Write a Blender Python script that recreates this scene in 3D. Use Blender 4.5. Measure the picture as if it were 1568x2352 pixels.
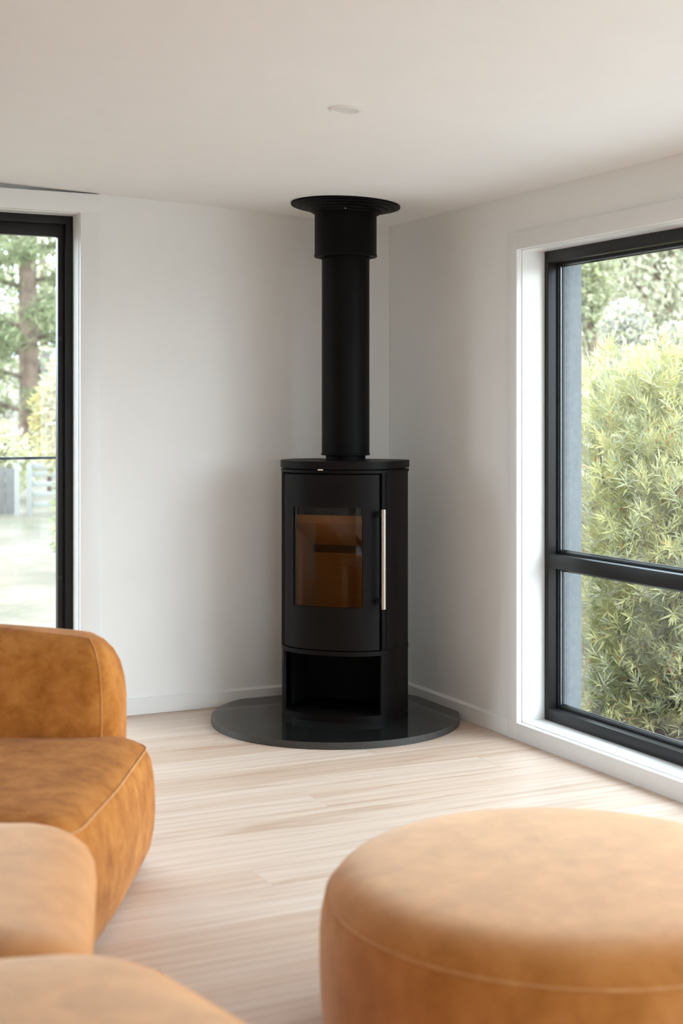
import bpy, bmesh, math, random
import numpy as np
from mathutils import Vector, Matrix

random.seed(7)
rng = np.random.default_rng(11)
scene = bpy.context.scene
COL = scene.collection
for o in list(bpy.data.objects):
    bpy.data.objects.remove(o)

# ------------------------------------------------------------------ camera
YAW = math.radians(25.9)
CAM_H = 1.44
F_PX = 3267.0
AX = Vector((math.sin(YAW), math.cos(YAW), 0))
RT = Vector((math.cos(YAW), -math.sin(YAW), 0))


def cw(lat, depth, z=0.0):
    """point given by its distance to the right of / ahead of the viewer"""
    p = AX * depth + RT * lat
    return Vector((p.x, p.y, z))


cam_data = bpy.data.cameras.new('camera')
cam_data.sensor_fit = 'HORIZONTAL'
cam_data.sensor_width = 24.0
cam_data.lens = F_PX / 1568.0 * 24.0
cam_data.shift_y = -(1176 - 945) / 1568.0
cam_data.dof.use_dof = True
cam_data.dof.focus_distance = 6.45
cam_data.dof.aperture_fstop = 2.35
cam_data.clip_start = 0.05
cam_data.clip_end = 400
cam = bpy.data.objects.new('camera', cam_data)
COL.objects.link(cam)
cam.location = (0, 0, CAM_H)
cam.rotation_euler = (math.radians(90), 0, -YAW)
scene.camera = cam

# ------------------------------------------------------------------ exposure
scene.view_settings.view_transform = 'Standard'
scene.view_settings.look = 'None'
scene.view_settings.gamma = 1.0
scene.view_settings.use_curve_mapping = False
scene.view_settings.exposure = 0.07
scene.cycles.max_bounces = 8
scene.cycles.adaptive_threshold = 0.02
scene.cycles.diffuse_bounces = 5
scene.cycles.glossy_bounces = 4
scene.cycles.transparent_max_bounces = 12

# ------------------------------------------------------------------ world: bright overcast sky
SKY_STRENGTH = 9.5
world = bpy.data.worlds.new('overcast_sky')
scene.world = world
world.use_nodes = True
wn, wl = world.node_tree.nodes, world.node_tree.links
wn.clear()
w_out = wn.new('ShaderNodeOutputWorld')
w_bg = wn.new('ShaderNodeBackground')
w_tc = wn.new('ShaderNodeTexCoord')
w_map = wn.new('ShaderNodeMapping')
w_map.inputs['Scale'].default_value = (1.0, 1.0, 2.5)
w_noise = wn.new('ShaderNodeTexNoise')
w_noise.inputs['Scale'].default_value = 2.2
w_noise.inputs['Detail'].default_value = 5
w_ramp = wn.new('ShaderNodeValToRGB')
w_ramp.color_ramp.elements[0].position = 0.38
w_ramp.color_ramp.elements[0].color = (0.64, 0.83, 1.0, 1)
w_ramp.color_ramp.elements[1].position = 0.6
w_ramp.color_ramp.elements[1].color = (0.95, 0.98, 1.0, 1)
w_bg.inputs['Strength'].default_value = SKY_STRENGTH
wl.new(w_tc.outputs['Generated'], w_map.inputs['Vector'])
wl.new(w_map.outputs['Vector'], w_noise.inputs['Vector'])
wl.new(w_noise.outputs['Fac'], w_ramp.inputs['Fac'])
wl.new(w_ramp.outputs['Color'], w_bg.inputs['Color'])
wl.new(w_bg.outputs['Background'], w_out.inputs['Surface'])


def portal(loc, rot, sx, sy):
    """sampling aid in a window opening: gives off no light of its own"""
    ld = bpy.data.lights.new('window_portal', 'AREA')
    ld.shape = 'RECTANGLE'
    ld.size, ld.size_y = sx, sy
    ld.cycles.is_portal = True
    ob = bpy.data.objects.new('window_portal', ld)
    ob.location = loc
    ob.rotation_euler = rot
    COL.objects.link(ob)
    return ob


# ------------------------------------------------------------------ room numbers
XR = 3.43           # inner face of the right wall
YB = 6.505          # inner face of the back wall
XL = -3.0           # left wall
YF = -2.6           # wall behind the viewer
CEIL_C = 2.396      # ceiling height at the right wall
CEIL_S = 0.042      # rake of the ceiling


def ceil_z(x):
    return CEIL_C + CEIL_S * (XR - x)


WIN_R = dict(y0=-1.70, y1=5.272, z0=0.075, z1=2.150)      # right window; unseen run toward the viewer lengthened for more daylight
WIN_B = dict(x0=0.60, x1=1.800, z0=0.0, z1=2.366)        # left glazed door, back wall
WIN_F = dict(x0=-0.6, x1=1.2, z0=0.0, z1=2.10)           # unseen glazed doors behind the viewer, added to let light in
portal((XR + 0.32, (WIN_R['y0'] + WIN_R['y1']) / 2, (WIN_R['z0'] + WIN_R['z1']) / 2),
       (0, math.radians(90), 0), WIN_R['z1'] - WIN_R['z0'], WIN_R['y1'] - WIN_R['y0'])
portal(((WIN_B['x0'] + WIN_B['x1']) / 2, YB + 0.3, (WIN_B['z0'] + WIN_B['z1']) / 2),
       (math.radians(-90), 0, 0), WIN_B['x1'] - WIN_B['x0'], WIN_B['z1'] - WIN_B['z0'])
portal(((WIN_F['x0'] + WIN_F['x1']) / 2, YF - 0.3, (WIN_F['z0'] + WIN_F['z1']) / 2),
       (math.radians(90), 0, 0), WIN_F['x1'] - WIN_F['x0'], WIN_F['z1'] - WIN_F['z0'])


# ================================================================== helpers
def srgb(r, g, b):
    def f(c):
        c /= 255.0
        return c / 12.92 if c <= 0.04045 else ((c + 0.055) / 1.055) ** 2.4
    return (f(r), f(g), f(b), 1.0)


class NB:
    """tiny node builder"""
    def __init__(self, name):
        self.m = bpy.data.materials.new(name)
        self.m.use_nodes = True
        self.n = self.m.node_tree.nodes
        self.l = self.m.node_tree.links
        self.n.clear()
        self.out = self.n.new('ShaderNodeOutputMaterial')

    def add(self, t, **kw):
        nd = self.n.new(t)
        for k, v in kw.items():
            if k.startswith('_'):
                setattr(nd, k[1:], v)
            else:
                nd.inputs[k.replace('__', ' ')].default_value = v
        return nd

    def link(self, a, b):
        self.l.new(a, b)

    def principled(self, **kw):
        p = self.n.new('ShaderNodeBsdfPrincipled')
        for k, v in kw.items():
            p.inputs[k.replace('__', ' ')].default_value = v
        self.l.new(p.outputs['BSDF'], self.out.inputs['Surface'])
        return p

    def coords(self, scale=(1, 1, 1), kind='Object', vec=None):
        mp = self.n.new('ShaderNodeMapping')
        mp.inputs['Scale'].default_value = scale
        if kind == 'World':
            g = self.n.new('ShaderNodeNewGeometry')
            self.l.new(g.outputs['Position'], mp.inputs['Vector'])
        else:
            tc = self.n.new('ShaderNodeTexCoord')
            self.l.new(tc.outputs[kind], mp.inputs['Vector'])
        return mp.outputs['Vector']

    def noise(self, vec, scale, detail=3, rough=0.5, dist=0.0):
        t = self.n.new('ShaderNodeTexNoise')
        t.inputs['Scale'].default_value = scale
        t.inputs['Detail'].default_value = detail
        t.inputs['Roughness'].default_value = rough
        t.inputs['Distortion'].default_value = dist
        self.l.new(vec, t.inputs['Vector'])
        return t.outputs['Fac']

    def ramp(self, fac, stops):
        r = self.n.new('ShaderNodeValToRGB')
        cr = r.color_ramp
        while len(cr.elements) < len(stops):
            cr.elements.new(0.5)
        for e, (p, c) in zip(cr.elements, stops):
            e.position = p
            e.color = c
        self.l.new(fac, r.inputs['Fac'])
        return r.outputs['Color']

    def bump(self, height, strength, dist, target):
        b = self.n.new('ShaderNodeBump')
        b.inputs['Strength'].default_value = strength
        b.inputs['Distance'].default_value = dist
        self.l.new(height, b.inputs['Height'])
        self.l.new(b.outputs['Normal'], target.inputs['Normal'])


def mat_plain(name, color, rough=0.5, metal=0.0, spec=0.5, grain=None, bump=0.0, bscale=200.0):
    """a surface of one colour with a fine procedural mottling"""
    b = NB(name)
    p = b.principled(Roughness=rough, Metallic=metal)
    p.inputs['Specular IOR Level'].default_value = spec
    v = b.coords(kind='World')
    g = grain if grain is not None else 0.03
    c0 = tuple(max(0, c * (1 - g)) for c in color[:3]) + (1,)
    c1 = tuple(min(1, c * (1 + g)) for c in color[:3]) + (1,)
    b.link(b.ramp(b.noise(v, 6.0, 4), [(0.3, c0), (0.7, c1)]), p.inputs['Base Color'])
    if bump:
        b.bump(b.noise(v, bscale, 3), bump, 0.002, p)
    return b.m


M = {}
M['wall'] = mat_plain('wall_paint', (0.865, 0.863, 0.850), 0.55, spec=0.3, grain=0.008, bump=0.05, bscale=350)
M['ceiling'] = mat_plain('ceiling_paint', (0.90, 0.892, 0.88), 0.7, spec=0.2, grain=0.008, bump=0.03, bscale=300)
M['trim'] = mat_plain('trim_paint', (0.83, 0.83, 0.82), 0.35, spec=0.4, grain=0.005)
M['frame'] = mat_plain('black_window_frame', (0.0160, 0.0150, 0.0152), 0.36, spec=0.22)
M['gasket'] = mat_plain('gasket_rubber', (0.008, 0.008, 0.009), 0.6)
M['spacer'] = mat_plain('spacer_metal', (0.30, 0.32, 0.33), 0.35, metal=1.0)
M['stove'] = mat_plain('stove_black_steel', (0.0045, 0.0028, 0.0026), 0.48, spec=0.13, bump=0.03, bscale=900)
M['stove_in'] = mat_plain('stove_black_inside', (0.004, 0.004, 0.004), 0.8, spec=0.15)
M['flue'] = mat_plain('flue_black', (0.0032, 0.0025, 0.0025), 0.5, spec=0.10)
M['steel'] = mat_plain('brushed_steel', (0.50, 0.445, 0.39), 0.36, metal=1.0)
M['chrome'] = mat_plain('chrome', (0.9, 0.88, 0.85), 0.12, metal=1.0)
M['white_plastic'] = mat_plain('white_plastic', (0.80, 0.79, 0.76), 0.4)
M['lens'] = mat_plain('frosted_lens', (0.86, 0.86, 0.85), 0.3)
M['rail'] = mat_plain('dark_rail_metal', (0.035, 0.042, 0.048), 0.4)
M['fence_white'] = mat_plain('fence_white_paint', (0.24, 0.24, 0.225), 0.6)
M['weathered'] = mat_plain('weathered_timber', (0.115, 0.108, 0.105), 0.8, grain=0.2)
M['bark'] = mat_plain('bark', (0.17, 0.12, 0.09), 0.9, grain=0.35, bump=0.6, bscale=14)
M['stem'] = mat_plain('twig_bark', (0.13, 0.10, 0.085), 0.9, grain=0.3)
M['rock'] = mat_plain('pale_rock', (0.70, 0.68, 0.64), 0.9, grain=0.1, bump=0.4, bscale=9)


def leaf_mat(name, col, trans=0.35):
    b = NB(name)
    d = b.add('ShaderNodeBsdfDiffuse')
    t = b.add('ShaderNodeBsdfTranslucent')
    v = b.coords(kind='World')
    c0 = tuple(c * 0.8 for c in col) + (1,)
    c1 = tuple(min(1, c * 1.15) for c in col) + (1,)
    cc = b.ramp(b.noise(v, 5, 3), [(0.3, c0), (0.7, c1)])
    b.link(cc, d.inputs['Color'])
    b.link(cc, t.inputs['Color'])
    mx = b.add('ShaderNodeMixShader', Fac=trans)
    b.link(d.outputs[0], mx.inputs[1])
    b.link(t.outputs[0], mx.inputs[2])
    b.link(mx.outputs[0], b.out.inputs['Surface'])
    return b.m


M['leaf_lime'] = leaf_mat('leaf_yellow_green', (0.5, 0.475, 0.235))
M['leaf_mid'] = leaf_mat('leaf_mid_green', (0.34, 0.345, 0.185))
M['leaf_grey'] = leaf_mat('leaf_grey_green', (0.43, 0.43, 0.3))
M['leaf_orange'] = leaf_mat('leaf_orange', (0.52, 0.22, 0.11))
M['leaf_sage'] = leaf_mat('leaf_sage_hazed', (0.53, 0.53, 0.4))  # sage lightened: the haze over far trees is put into the leaf colour
M['leaf_straw'] = leaf_mat('leaf_straw', (0.48, 0.46, 0.305))
M['leaf_rust'] = leaf_mat('leaf_rust', (0.36, 0.27, 0.2))
M['leaf_gold'] = leaf_mat('leaf_gold', (0.44, 0.375, 0.175))
M['leaf_pine'] = leaf_mat('leaf_pine', (0.15, 0.18, 0.1))
M['leaf_pine2'] = leaf_mat('leaf_pine_light', (0.28, 0.31, 0.175))
M['leaf_white'] = leaf_mat('leaf_creamy_white', (0.30, 0.295, 0.26))


def glass_mat(name, tint=(0.97, 0.985, 0.98, 1), f0=0.045):
    b = NB(name)
    tr = b.add('ShaderNodeBsdfTransparent', Color=tint)
    gl = b.add('ShaderNodeBsdfGlossy', Roughness=0.0)
    lw = b.add('ShaderNodeLayerWeight', Blend=0.5)
    pw = b.add('ShaderNodeMath', _operation='POWER')
    pw.inputs[1].default_value = 5.0
    ml = b.add('ShaderNodeMath', _operation='MULTIPLY_ADD')
    ml.inputs[1].default_value = 1 - f0
    ml.inputs[2].default_value = f0
    b.link(lw.outputs['Facing'], pw.inputs[0])
    b.link(pw.outputs[0], ml.inputs[0])
    mx = b.add('ShaderNodeMixShader')
    b.link(ml.outputs[0], mx.inputs[0])
    b.link(tr.outputs[0], mx.inputs[1])
    b.link(gl.outputs[0], mx.inputs[2])
    b.link(mx.outputs[0], b.out.inputs['Surface'])
    return b.m


M['glass'] = glass_mat('window_glass')
M['fire_glass'] = glass_mat('stove_glass', (0.70, 0.62, 0.52, 1), 0.02)


def stucco_mat():
    b = NB('grey_render')
    p = b.principled(Roughness=0.9)
    v = b.coords(kind='World')
    b.link(b.ramp(b.noise(v, 40, 4), [(0.3, (0.115, 0.128, 0.138, 1)), (0.7, (0.15, 0.163, 0.172, 1))]), p.inputs['Base Color'])
    b.bump(b.noise(v, 260, 3, 0.6), 0.9, 0.005, p)
    return b.m


M['render'] = stucco_mat()


def granite_mat():
    b = NB('polished_black_granite')
    p = b.principled(Roughness=0.07)
    v = b.coords(kind='World')
    b.link(b.ramp(b.noise(v, 420, 2, 0.7), [(0.0, (0.006, 0.006, 0.006, 1)), (0.64, (0.013, 0.013, 0.012, 1)), (0.80, (0.10, 0.095, 0.085, 1))]), p.inputs['Base Color'])
    return b.m


def granite_edge_mat():
    b = NB('honed_granite_edge')
    p = b.principled(Roughness=0.42)
    v = b.coords(kind='World')
    b.link(b.ramp(b.noise(v, 380, 2, 0.7), [(0.3, (0.02, 0.02, 0.019, 1)), (0.62, (0.055, 0.053, 0.05, 1)), (0.8, (0.16, 0.15, 0.13, 1))]), p.inputs['Base Color'])
    return b.m


M['granite'] = granite_mat()
M['granite_edge'] = granite_edge_mat()


def floor_mat():
    b = NB('pale_oak_board')
    p = b.principled(Roughness=0.42)
    p.inputs['Specular IOR Level'].default_value = 0.5
    oi = b.add('ShaderNodeObjectInfo')
    g = b.add('ShaderNodeNewGeometry')
    cmb = b.add('ShaderNodeCombineXYZ')
    mu = b.add('ShaderNodeMath', _operation='MULTIPLY')
    mu.inputs[1].default_value = 37.0
    b.link(oi.outputs['Random'], mu.inputs[0])
    b.link(mu.outputs[0], cmb.inputs['X'])
    b.link(mu.outputs[0], cmb.inputs['Z'])
    ad = b.add('ShaderNodeVectorMath', _operation='ADD')
    b.link(g.outputs['Position'], ad.inputs[0])
    b.link(cmb.outputs[0], ad.inputs[1])

    def mp(sc):
        m = b.add('ShaderNodeMapping')
        m.inputs['Scale'].default_value = sc
        b.link(ad.outputs[0], m.inputs['Vector'])
        return m.outputs['Vector']
    fine = b.noise(mp((0.9, 20, 1)), 1.5, 6, 0.6, 0.3)
    broad = b.noise(mp((0.7, 7, 1)), 1.3, 4, 0.55, 1.2)
    # cathedral figure
    wv = b.add('ShaderNodeTexWave', Scale=1.6, Distortion=9.0, Detail=3.0, Detail__Scale=0.9)
    wv.bands_direction = 'Y'
    b.link(mp((0.45, 3.6, 1)), wv.inputs['Vector'])
    c_fine = b.ramp(fine, [(0.25, (0.64, 0.51, 0.425, 1)), (0.52, (0.70, 0.585, 0.50, 1)), (0.78, (0.75, 0.65, 0.57, 1))])
    c_wave = b.ramp(wv.outputs['Fac'], [(0.0, (0.80, 0.70, 0.62, 1)), (0.25, (0.98, 0.95, 0.92, 1)), (1.0, (1, 1, 1, 1))])
    m1 = b.add('ShaderNodeMix', _data_type='RGBA', _blend_type='MULTIPLY')
    m1.inputs[0].default_value = 0.42
    b.link(c_fine, m1.inputs[6])
    b.link(c_wave, m1.inputs[7])
    # heart-wood streaks
    c_broad = b.ramp(broad, [(0.30, (0.72, 0.585, 0.48, 1)), (0.44, (0.95, 0.90, 0.86, 1)), (0.7, (1.0, 1.0, 1.0, 1))])
    m2 = b.add('ShaderNodeMix', _data_type='RGBA', _blend_type='MULTIPLY')
    m2.inputs[0].default_value = 0.75
    b.link(m1.outputs[2], m2.inputs[6])
    b.link(c_broad, m2.inputs[7])
    # board to board
    c_rand = b.ramp(oi.outputs['Random'], [(0.0, (0.87, 0.78, 0.71, 1)), (0.5, (0.97, 0.94, 0.915, 1)), (1.0, (1.0, 1.0, 1.0, 1))])
    m3 = b.add('ShaderNodeMix', _data_type='RGBA', _blend_type='MULTIPLY')
    m3.inputs[0].default_value = 1.0
    b.link(m2.outputs[2], m3.inputs[6])
    b.link(c_rand, m3.inputs[7])
    b.link(m3.outputs[2], p.inputs['Base Color'])
    b.bump(fine, 0.05, 0.001, p)
    return b.m


M['floor'] = floor_mat()
M['subfloor'] = mat_plain('dark_board_joint', (0.25, 0.16, 0.10), 0.9)


def velvet_mat(name, dark, mid, light, scale=11.0, nap=(0, 0, 0), pile=0.45):
    """pile fabric; nap: the way the pile has been brushed over (leans the fibres that catch the light)"""
    b = NB(name)
    p = b.add('ShaderNodeBsdfPrincipled', Roughness=0.9)
    p.inputs['Specular IOR Level'].default_value = 0.1
    sh = b.add('ShaderNodeBsdfSheen', Roughness=0.46, Color=(pile, pile * 0.925, pile * 0.77, 1))
    geo = b.add('ShaderNodeNewGeometry')
    va = b.add('ShaderNodeVectorMath', _operation='ADD')
    va.inputs[1].default_value = nap
    vn = b.add('ShaderNodeVectorMath', _operation='NORMALIZE')
    b.link(geo.outputs['Normal'], va.inputs[0])
    b.link(va.outputs[0], vn.inputs[0])
    b.link(vn.outputs[0], sh.inputs['Normal'])
    ad = b.add('ShaderNodeAddShader')
    b.link(p.outputs[0], ad.inputs[0])
    b.link(sh.outputs[0], ad.inputs[1])
    b.link(ad.outputs[0], b.out.inputs['Surface'])
    v = b.coords(kind='World')
    big = b.noise(v, scale, 6, 0.68, 0.25)
    b.link(b.ramp(big, [(0.32, dark), (0.5, mid), (0.70, light)]), p.inputs['Base Color'])
    fine = b.noise(v, 260, 3, 0.6)
    b.bump(fine, 0.25, 0.002, p)
    return b.m


V_D, V_M, V_L = (0.235, 0.068, 0.008, 1), (0.385, 0.138, 0.023, 1), (0.53, 0.225, 0.058, 1)
M['velvet'] = velvet_mat('amber_velvet', (0.275, 0.085, 0.011, 1), V_M, (0.50, 0.205, 0.048, 1), nap=(-0.18, -0.38, 0.0), pile=0.52)
M['velvet_up'] = velvet_mat('amber_velvet_brushed_back', (0.35, 0.128, 0.025, 1), (0.42, 0.162, 0.037, 1), (0.49, 0.203, 0.056, 1), nap=(0.06, 0.12, 0.0), pile=0.47)
M['velvet_seam'] = velvet_mat('amber_velvet_seam', (0.40, 0.16, 0.04, 1), (0.50, 0.22, 0.065, 1), (0.58, 0.28, 0.10, 1), 30)


def brick_mat():
    b = NB('vermiculite_lining')
    p = b.principled(Roughness=0.95)
    p.inputs['Specular IOR Level'].default_value = 0.1
    v = b.coords(kind='World')
    b.link(b.ramp(b.noise(v, 300, 3, 0.7), [(0.3, (0.42, 0.235, 0.105, 1)), (0.7, (0.68, 0.42, 0.21, 1))]), p.inputs['Base Color'])
    b.bump(b.noise(v, 350, 2), 0.6, 0.002, p)
    return b.m


M['brick'] = brick_mat()


def ground_mat():
    b = NB('dry_gravel_ground')
    p = b.principled(Roughness=0.95)
    v = b.coords(kind='World')
    big = b.noise(v, 0.9, 7, 0.68)
    b.link(b.ramp(big, [(0.34, (0.080, 0.078, 0.045, 1)), (0.45, (0.122, 0.100, 0.072, 1)), (0.60, (0.155, 0.131, 0.102, 1))]), p.inputs['Base Color'])
    b.bump(b.noise(v, 12, 4), 0.6, 0.05, p)
    return b.m


M['ground'] = ground_mat()


def new_obj(name, me, mat=None, parent=None, smooth=None):
    o = bpy.data.objects.new(name, me)
    COL.objects.link(o)
    if mat is not None:
        for m in (mat if isinstance(mat, (list, tuple)) else [mat]):
            me.materials.append(m)
    if parent is not None:
        o.parent = parent
    if smooth is not None:
        for p in me.polygons:
            p.use_smooth = True
        if smooth < 180:
            me.set_sharp_from_angle(angle=math.radians(smooth))
    return o


def from_bm(name, bm, mat, parent=None, smooth=None):
    me = bpy.data.meshes.new(name)
    bmesh.ops.recalc_face_normals(bm, faces=bm.faces)
    bm.to_mesh(me)
    bm.free()
    return new_obj(name, me, mat, parent, smooth)


def box_bm(bm, x0, x1, y0, y1, z0, z1):
    r = bmesh.ops.create_cube(bm, size=1.0)
    for v in r['verts']:
        v.co.x = x0 + (v.co.x + 0.5) * (x1 - x0)
        v.co.y = y0 + (v.co.y + 0.5) * (y1 - y0)
        v.co.z = z0 + (v.co.z + 0.5) * (z1 - z0)
    return r['verts']


def box(name, x0, x1, y0, y1, z0, z1, mat, parent=None, bevel=0.0):
    bm = bmesh.new()
    box_bm(bm, x0, x1, y0, y1, z0, z1)
    if bevel:
        bmesh.ops.bevel(bm, geom=list(bm.edges), offset=bevel, segments=2, affect='EDGES', profile=0.6)
    return from_bm(name, bm, mat, parent, 40 if bevel else None)


def prism(name, pts, axis, a0, a1, mat, parent=None, bevel=0.0, smooth=None):
    """polygon in the plane across `axis`, swept from a0 to a1.  axis 'x': pts=(y,z); 'y': (x,z); 'z': (x,y)"""
    bm = bmesh.new()

    def co(p, a):
        return {'x': (a, p[0], p[1]), 'y': (p[0], a, p[1]), 'z': (p[0], p[1], a)}[axis]
    A = [bm.verts.new(co(p, a0)) for p in pts]
    B = [bm.verts.new(co(p, a1)) for p in pts]
    n = len(pts)
    bm.faces.new(A)
    bm.faces.new(B[::-1])
    for i in range(n):
        bm.faces.new((A[i], B[i], B[(i + 1) % n], A[(i + 1) % n]))
    if bevel:
        ed = [e for e in bm.edges if (e.verts[0] in A) == (e.verts[1] in A)]
        bmesh.ops.bevel(bm, geom=ed, offset=bevel, segments=2, affect='EDGES', profile=0.6)
    return from_bm(name, bm, mat, parent, smooth)


def lathe(name, prof, mat, parent=None, seg=64, smooth=35, closed=False):
    """prof: list of (r, z)"""
    bm = bmesh.new()
    rings = []
    for r, z in prof:
        if r < 1e-6:
            rings.append([bm.verts.new((0, 0, z))])
        else:
            rings.append([bm.verts.new((r * math.cos(2 * math.pi * k / seg), r * math.sin(2 * math.pi * k / seg), z)) for k in range(seg)])
    pairs = list(zip(rings, rings[1:]))
    if closed:
        pairs.append((rings[-1], rings[0]))
    for a, b in pairs:
        for k in range(seg):
            k2 = (k + 1) % seg
            if len(a) == 1 and len(b) == 1:
                continue
            if len(a) == 1:
                bm.faces.new((a[0], b[k], b[k2]))
            elif len(b) == 1:
                bm.faces.new((a[k], a[k2], b[0]))
            else:
                bm.faces.new((a[k], a[k2], b[k2], b[k]))
    return from_bm(name, bm, mat, parent, smooth)


def tube_bm(bm, pts, rad, seg=8, closed=False, caps=True):
    """round bar along a path; rad: number or list"""
    pts = [Vector(p) for p in pts]
    n = len(pts)
    rs = rad if isinstance(rad, (list, tuple)) else [rad] * n
    rings = []
    prev = None
    for i, p in enumerate(pts):
        if closed:
            t = pts[(i + 1) % n] - pts[i - 1]
        else:
            t = pts[min(i + 1, n - 1)] - pts[max(i - 1, 0)]
        t.normalize()
        if prev is None:
            ref = Vector((0, 0, 1)) if abs(t.z) < 0.9 else Vector((1, 0, 0))
            u = t.cross(ref).normalized()
        else:
            u = (prev - t * prev.dot(t)).normalized()
        prev = u
        w = t.cross(u)
        rings.append([bm.verts.new(p + (u * math.cos(2 * math.pi * k / seg) + w * math.sin(2 * math.pi * k / seg)) * rs[i]) for k in range(seg)])
    pr = list(zip(rings, rings[1:]))
    if closed:
        pr.append((rings[-1], rings[0]))
    for a, b in pr:
        for k in range(seg):
            bm.faces.new((a[k], a[(k + 1) % seg], b[(k + 1) % seg], b[k]))
    if not closed and caps:
        bm.faces.new(rings[0][::-1])
        bm.faces.new(rings[-1])


def tube(name, pts, rad, mat, parent=None, seg=10, closed=False):
    bm = bmesh.new()
    tube_bm(bm, pts, rad, seg, closed)
    return from_bm(name, bm, mat, parent, 50)


def empty(name, loc=(0, 0, 0), rotz=0.0):
    o = bpy.data.objects.new(name, None)
    COL.objects.link(o)
    o.location = loc
    o.rotation_euler = (0, 0, rotz)
    o.empty_display_size = 0.1
    return o


def tag(o, label, cat, group=None, kind=None):
    o['label'] = label
    o['category'] = cat
    if group:
        o['group'] = group
    if kind:
        o['kind'] = kind
    return o


def struct(o, label=None, cat=None):
    o['kind'] = 'structure'
    if label:
        o['label'] = label
    if cat:
        o['category'] = cat
    return o


# ================================================================== the room shell
T_IN = 0.165       # plaster-lined inner leaf
T_OUT = 0.140      # rendered outer leaf

# ---- right wall (inner leaf white, outer leaf grey render)
def wall_with_opening(bm, axis, a, b, u0, u1, z0, ztop, o0, o1, oz0, oz1):
    """axis 'x': slab a..b in x running along y.  axis 'y': slab a..b in y running along x."""
    def put(p0, p1, q0, q1):
        if p1 - p0 < 1e-4 or q1 - q0 < 1e-4:
            return
        if axis == 'x':
            box_bm(bm, a, b, p0, p1, q0, q1)
        else:
            box_bm(bm, p0, p1, a, b, q0, q1)
    put(u0, o0, z0, ztop)
    put(o1, u1, z0, ztop)
    put(o0, o1, z0, oz0)
    put(o0, o1, oz1, ztop)


bm = bmesh.new()
wall_with_opening(bm, 'x', XR, XR + T_IN, YF, YB, -0.15, CEIL_C + 0.02, WIN_R['y0'], WIN_R['y1'], WIN_R['z0'], WIN_R['z1'])
wall_right = struct(from_bm('wall_right', bm, M['wall']), 'white painted wall with the black framed window, right of the stove', 'wall')
bm = bmesh.new()
wall_with_opening(bm, 'x', XR + T_IN + 0.002, XR + T_IN + T_OUT, YF - 0.3, YB + 0.3, -0.8, 2.9, WIN_R['y0'] - 0.02, WIN_R['y1'] - 0.03, WIN_R['z0'] - 0.01, WIN_R['z1'] + 0.005)
from_bm('rendered_leaf', bm, M['render'], wall_right)

# ---- back wall (left in the picture), with the shadow gap over the door trim
GAP_Z = 2.457
bm = bmesh.new()
wb = WIN_B
box_bm(bm, wb['x1'], 1.894, YB, YB + 0.03, -0.15, GAP_Z)
box_bm(bm, wb['x1'], 1.894, YB + 0.03, YB + T_IN, -0.15, 2.8)
box_bm(bm, 1.894, XR + T_IN, YB, YB + T_IN, -0.15, 2.8)
box_bm(bm, XL - 0.3, wb['x0'], YB, YB + T_IN, -0.15, 2.8)
box_bm(bm, wb['x0'], wb['x1'], YB + 0.03, YB + T_IN, wb['z1'], 2.8)
box_bm(bm, wb['x0'], wb['x1'], YB, YB + 0.03, wb['z1'], GAP_Z)
wall_back = struct(from_bm('wall_back', bm, M['wall']), 'white painted wall behind the stove with the tall glazed door', 'wall')
bm = bmesh.new()
wall_with_opening(bm, 'y', YB + T_IN + 0.002, YB + T_IN + T_OUT, XL - 0.3, XR + T_IN, -0.8, 2.9, wb['x0'], wb['x1'], wb['z0'] - 0.05, wb['z1'])
from_bm('rendered_leaf', bm, M['render'], wall_back)

# ---- left wall and the wall behind the viewer
bm = bmesh.new()
box_bm(bm, XL - 0.3, XL, YF, YB, -0.15, 2.8)
struct(from_bm('wall_left', bm, M['wall']), 'white painted wall on the far left, out of the picture', 'wall')
bm = bmesh.new()
wall_with_opening(bm, 'y', YF - 0.3, YF, XL - 0.3, XR + 0.3, -0.15, 2.8, WIN_F['x0'], WIN_F['x1'], WIN_F['z0'], WIN_F['z1'])
struct(from_bm('wall_front', bm, M['wall']), 'white painted wall behind the viewer with glazed doors added for daylight', 'wall')

# ---- raked ceiling
th = 0.2
ceiling = struct(prism('ceiling', [(XL - 0.3, ceil_z(XL - 0.3)), (XR + 0.004, ceil_z(XR + 0.004)), (XR + 0.004, ceil_z(XR) + th), (XL - 0.3, ceil_z(XL - 0.3) + th)],
                       'y', YF - 0.3, YB + 0.002, M['ceiling']), 'plain off white ceiling sloping down to the right', 'ceiling')
# roof over wall heads so no light leaks in
struct(prism('roof', [(XL - 0.5, 2.92), (XR + 0.36, 2.92), (XR + 0.36, 3.02), (XL - 0.5, 3.02)], 'y', YF - 0.5, YB + 0.36, M['frame']), 'dark roof above the ceiling', 'roof')
struct(box('eaves_lining', XR + T_IN, XR + 0.33, YF - 0.3, YB + 0.33, 2.70, 2.92, M['frame']), 'dark fascia on top of the right wall', 'fascia')

# ---- floor: sub-floor and separate boards along x
floor = struct(box('floor', XL - 0.02, XR + 0.02, YF, YB + 0.02, -0.12, -0.022, M['subfloor']), 'pale timber floor of wide boards', 'floor')
BW = 0.225
LEN = 2.35
board_meshes = {}


def board_mesh(length, width):
    key = (round(length, 3), round(width, 3))
    if key not in board_meshes:
        bm_ = bmesh.new()
        box_bm(bm_, -length / 2, length / 2, -width / 2, width / 2, -0.022, 0)
        ed = [e for e in bm_.edges if e.verts[0].co.z > -0.001 and e.verts[1].co.z > -0.001]
        bmesh.ops.bevel(bm_, geom=ed, offset=0.0012, segments=1, affect='EDGES')
        me = bpy.data.meshes.new('floor_board')
        bmesh.ops.recalc_face_normals(bm_, faces=bm_.faces)
        bm_.to_mesh(me)
        bm_.free()
        me.materials.append(M['floor'])
        board_meshes[key] = me
    return board_meshes[key]


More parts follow.
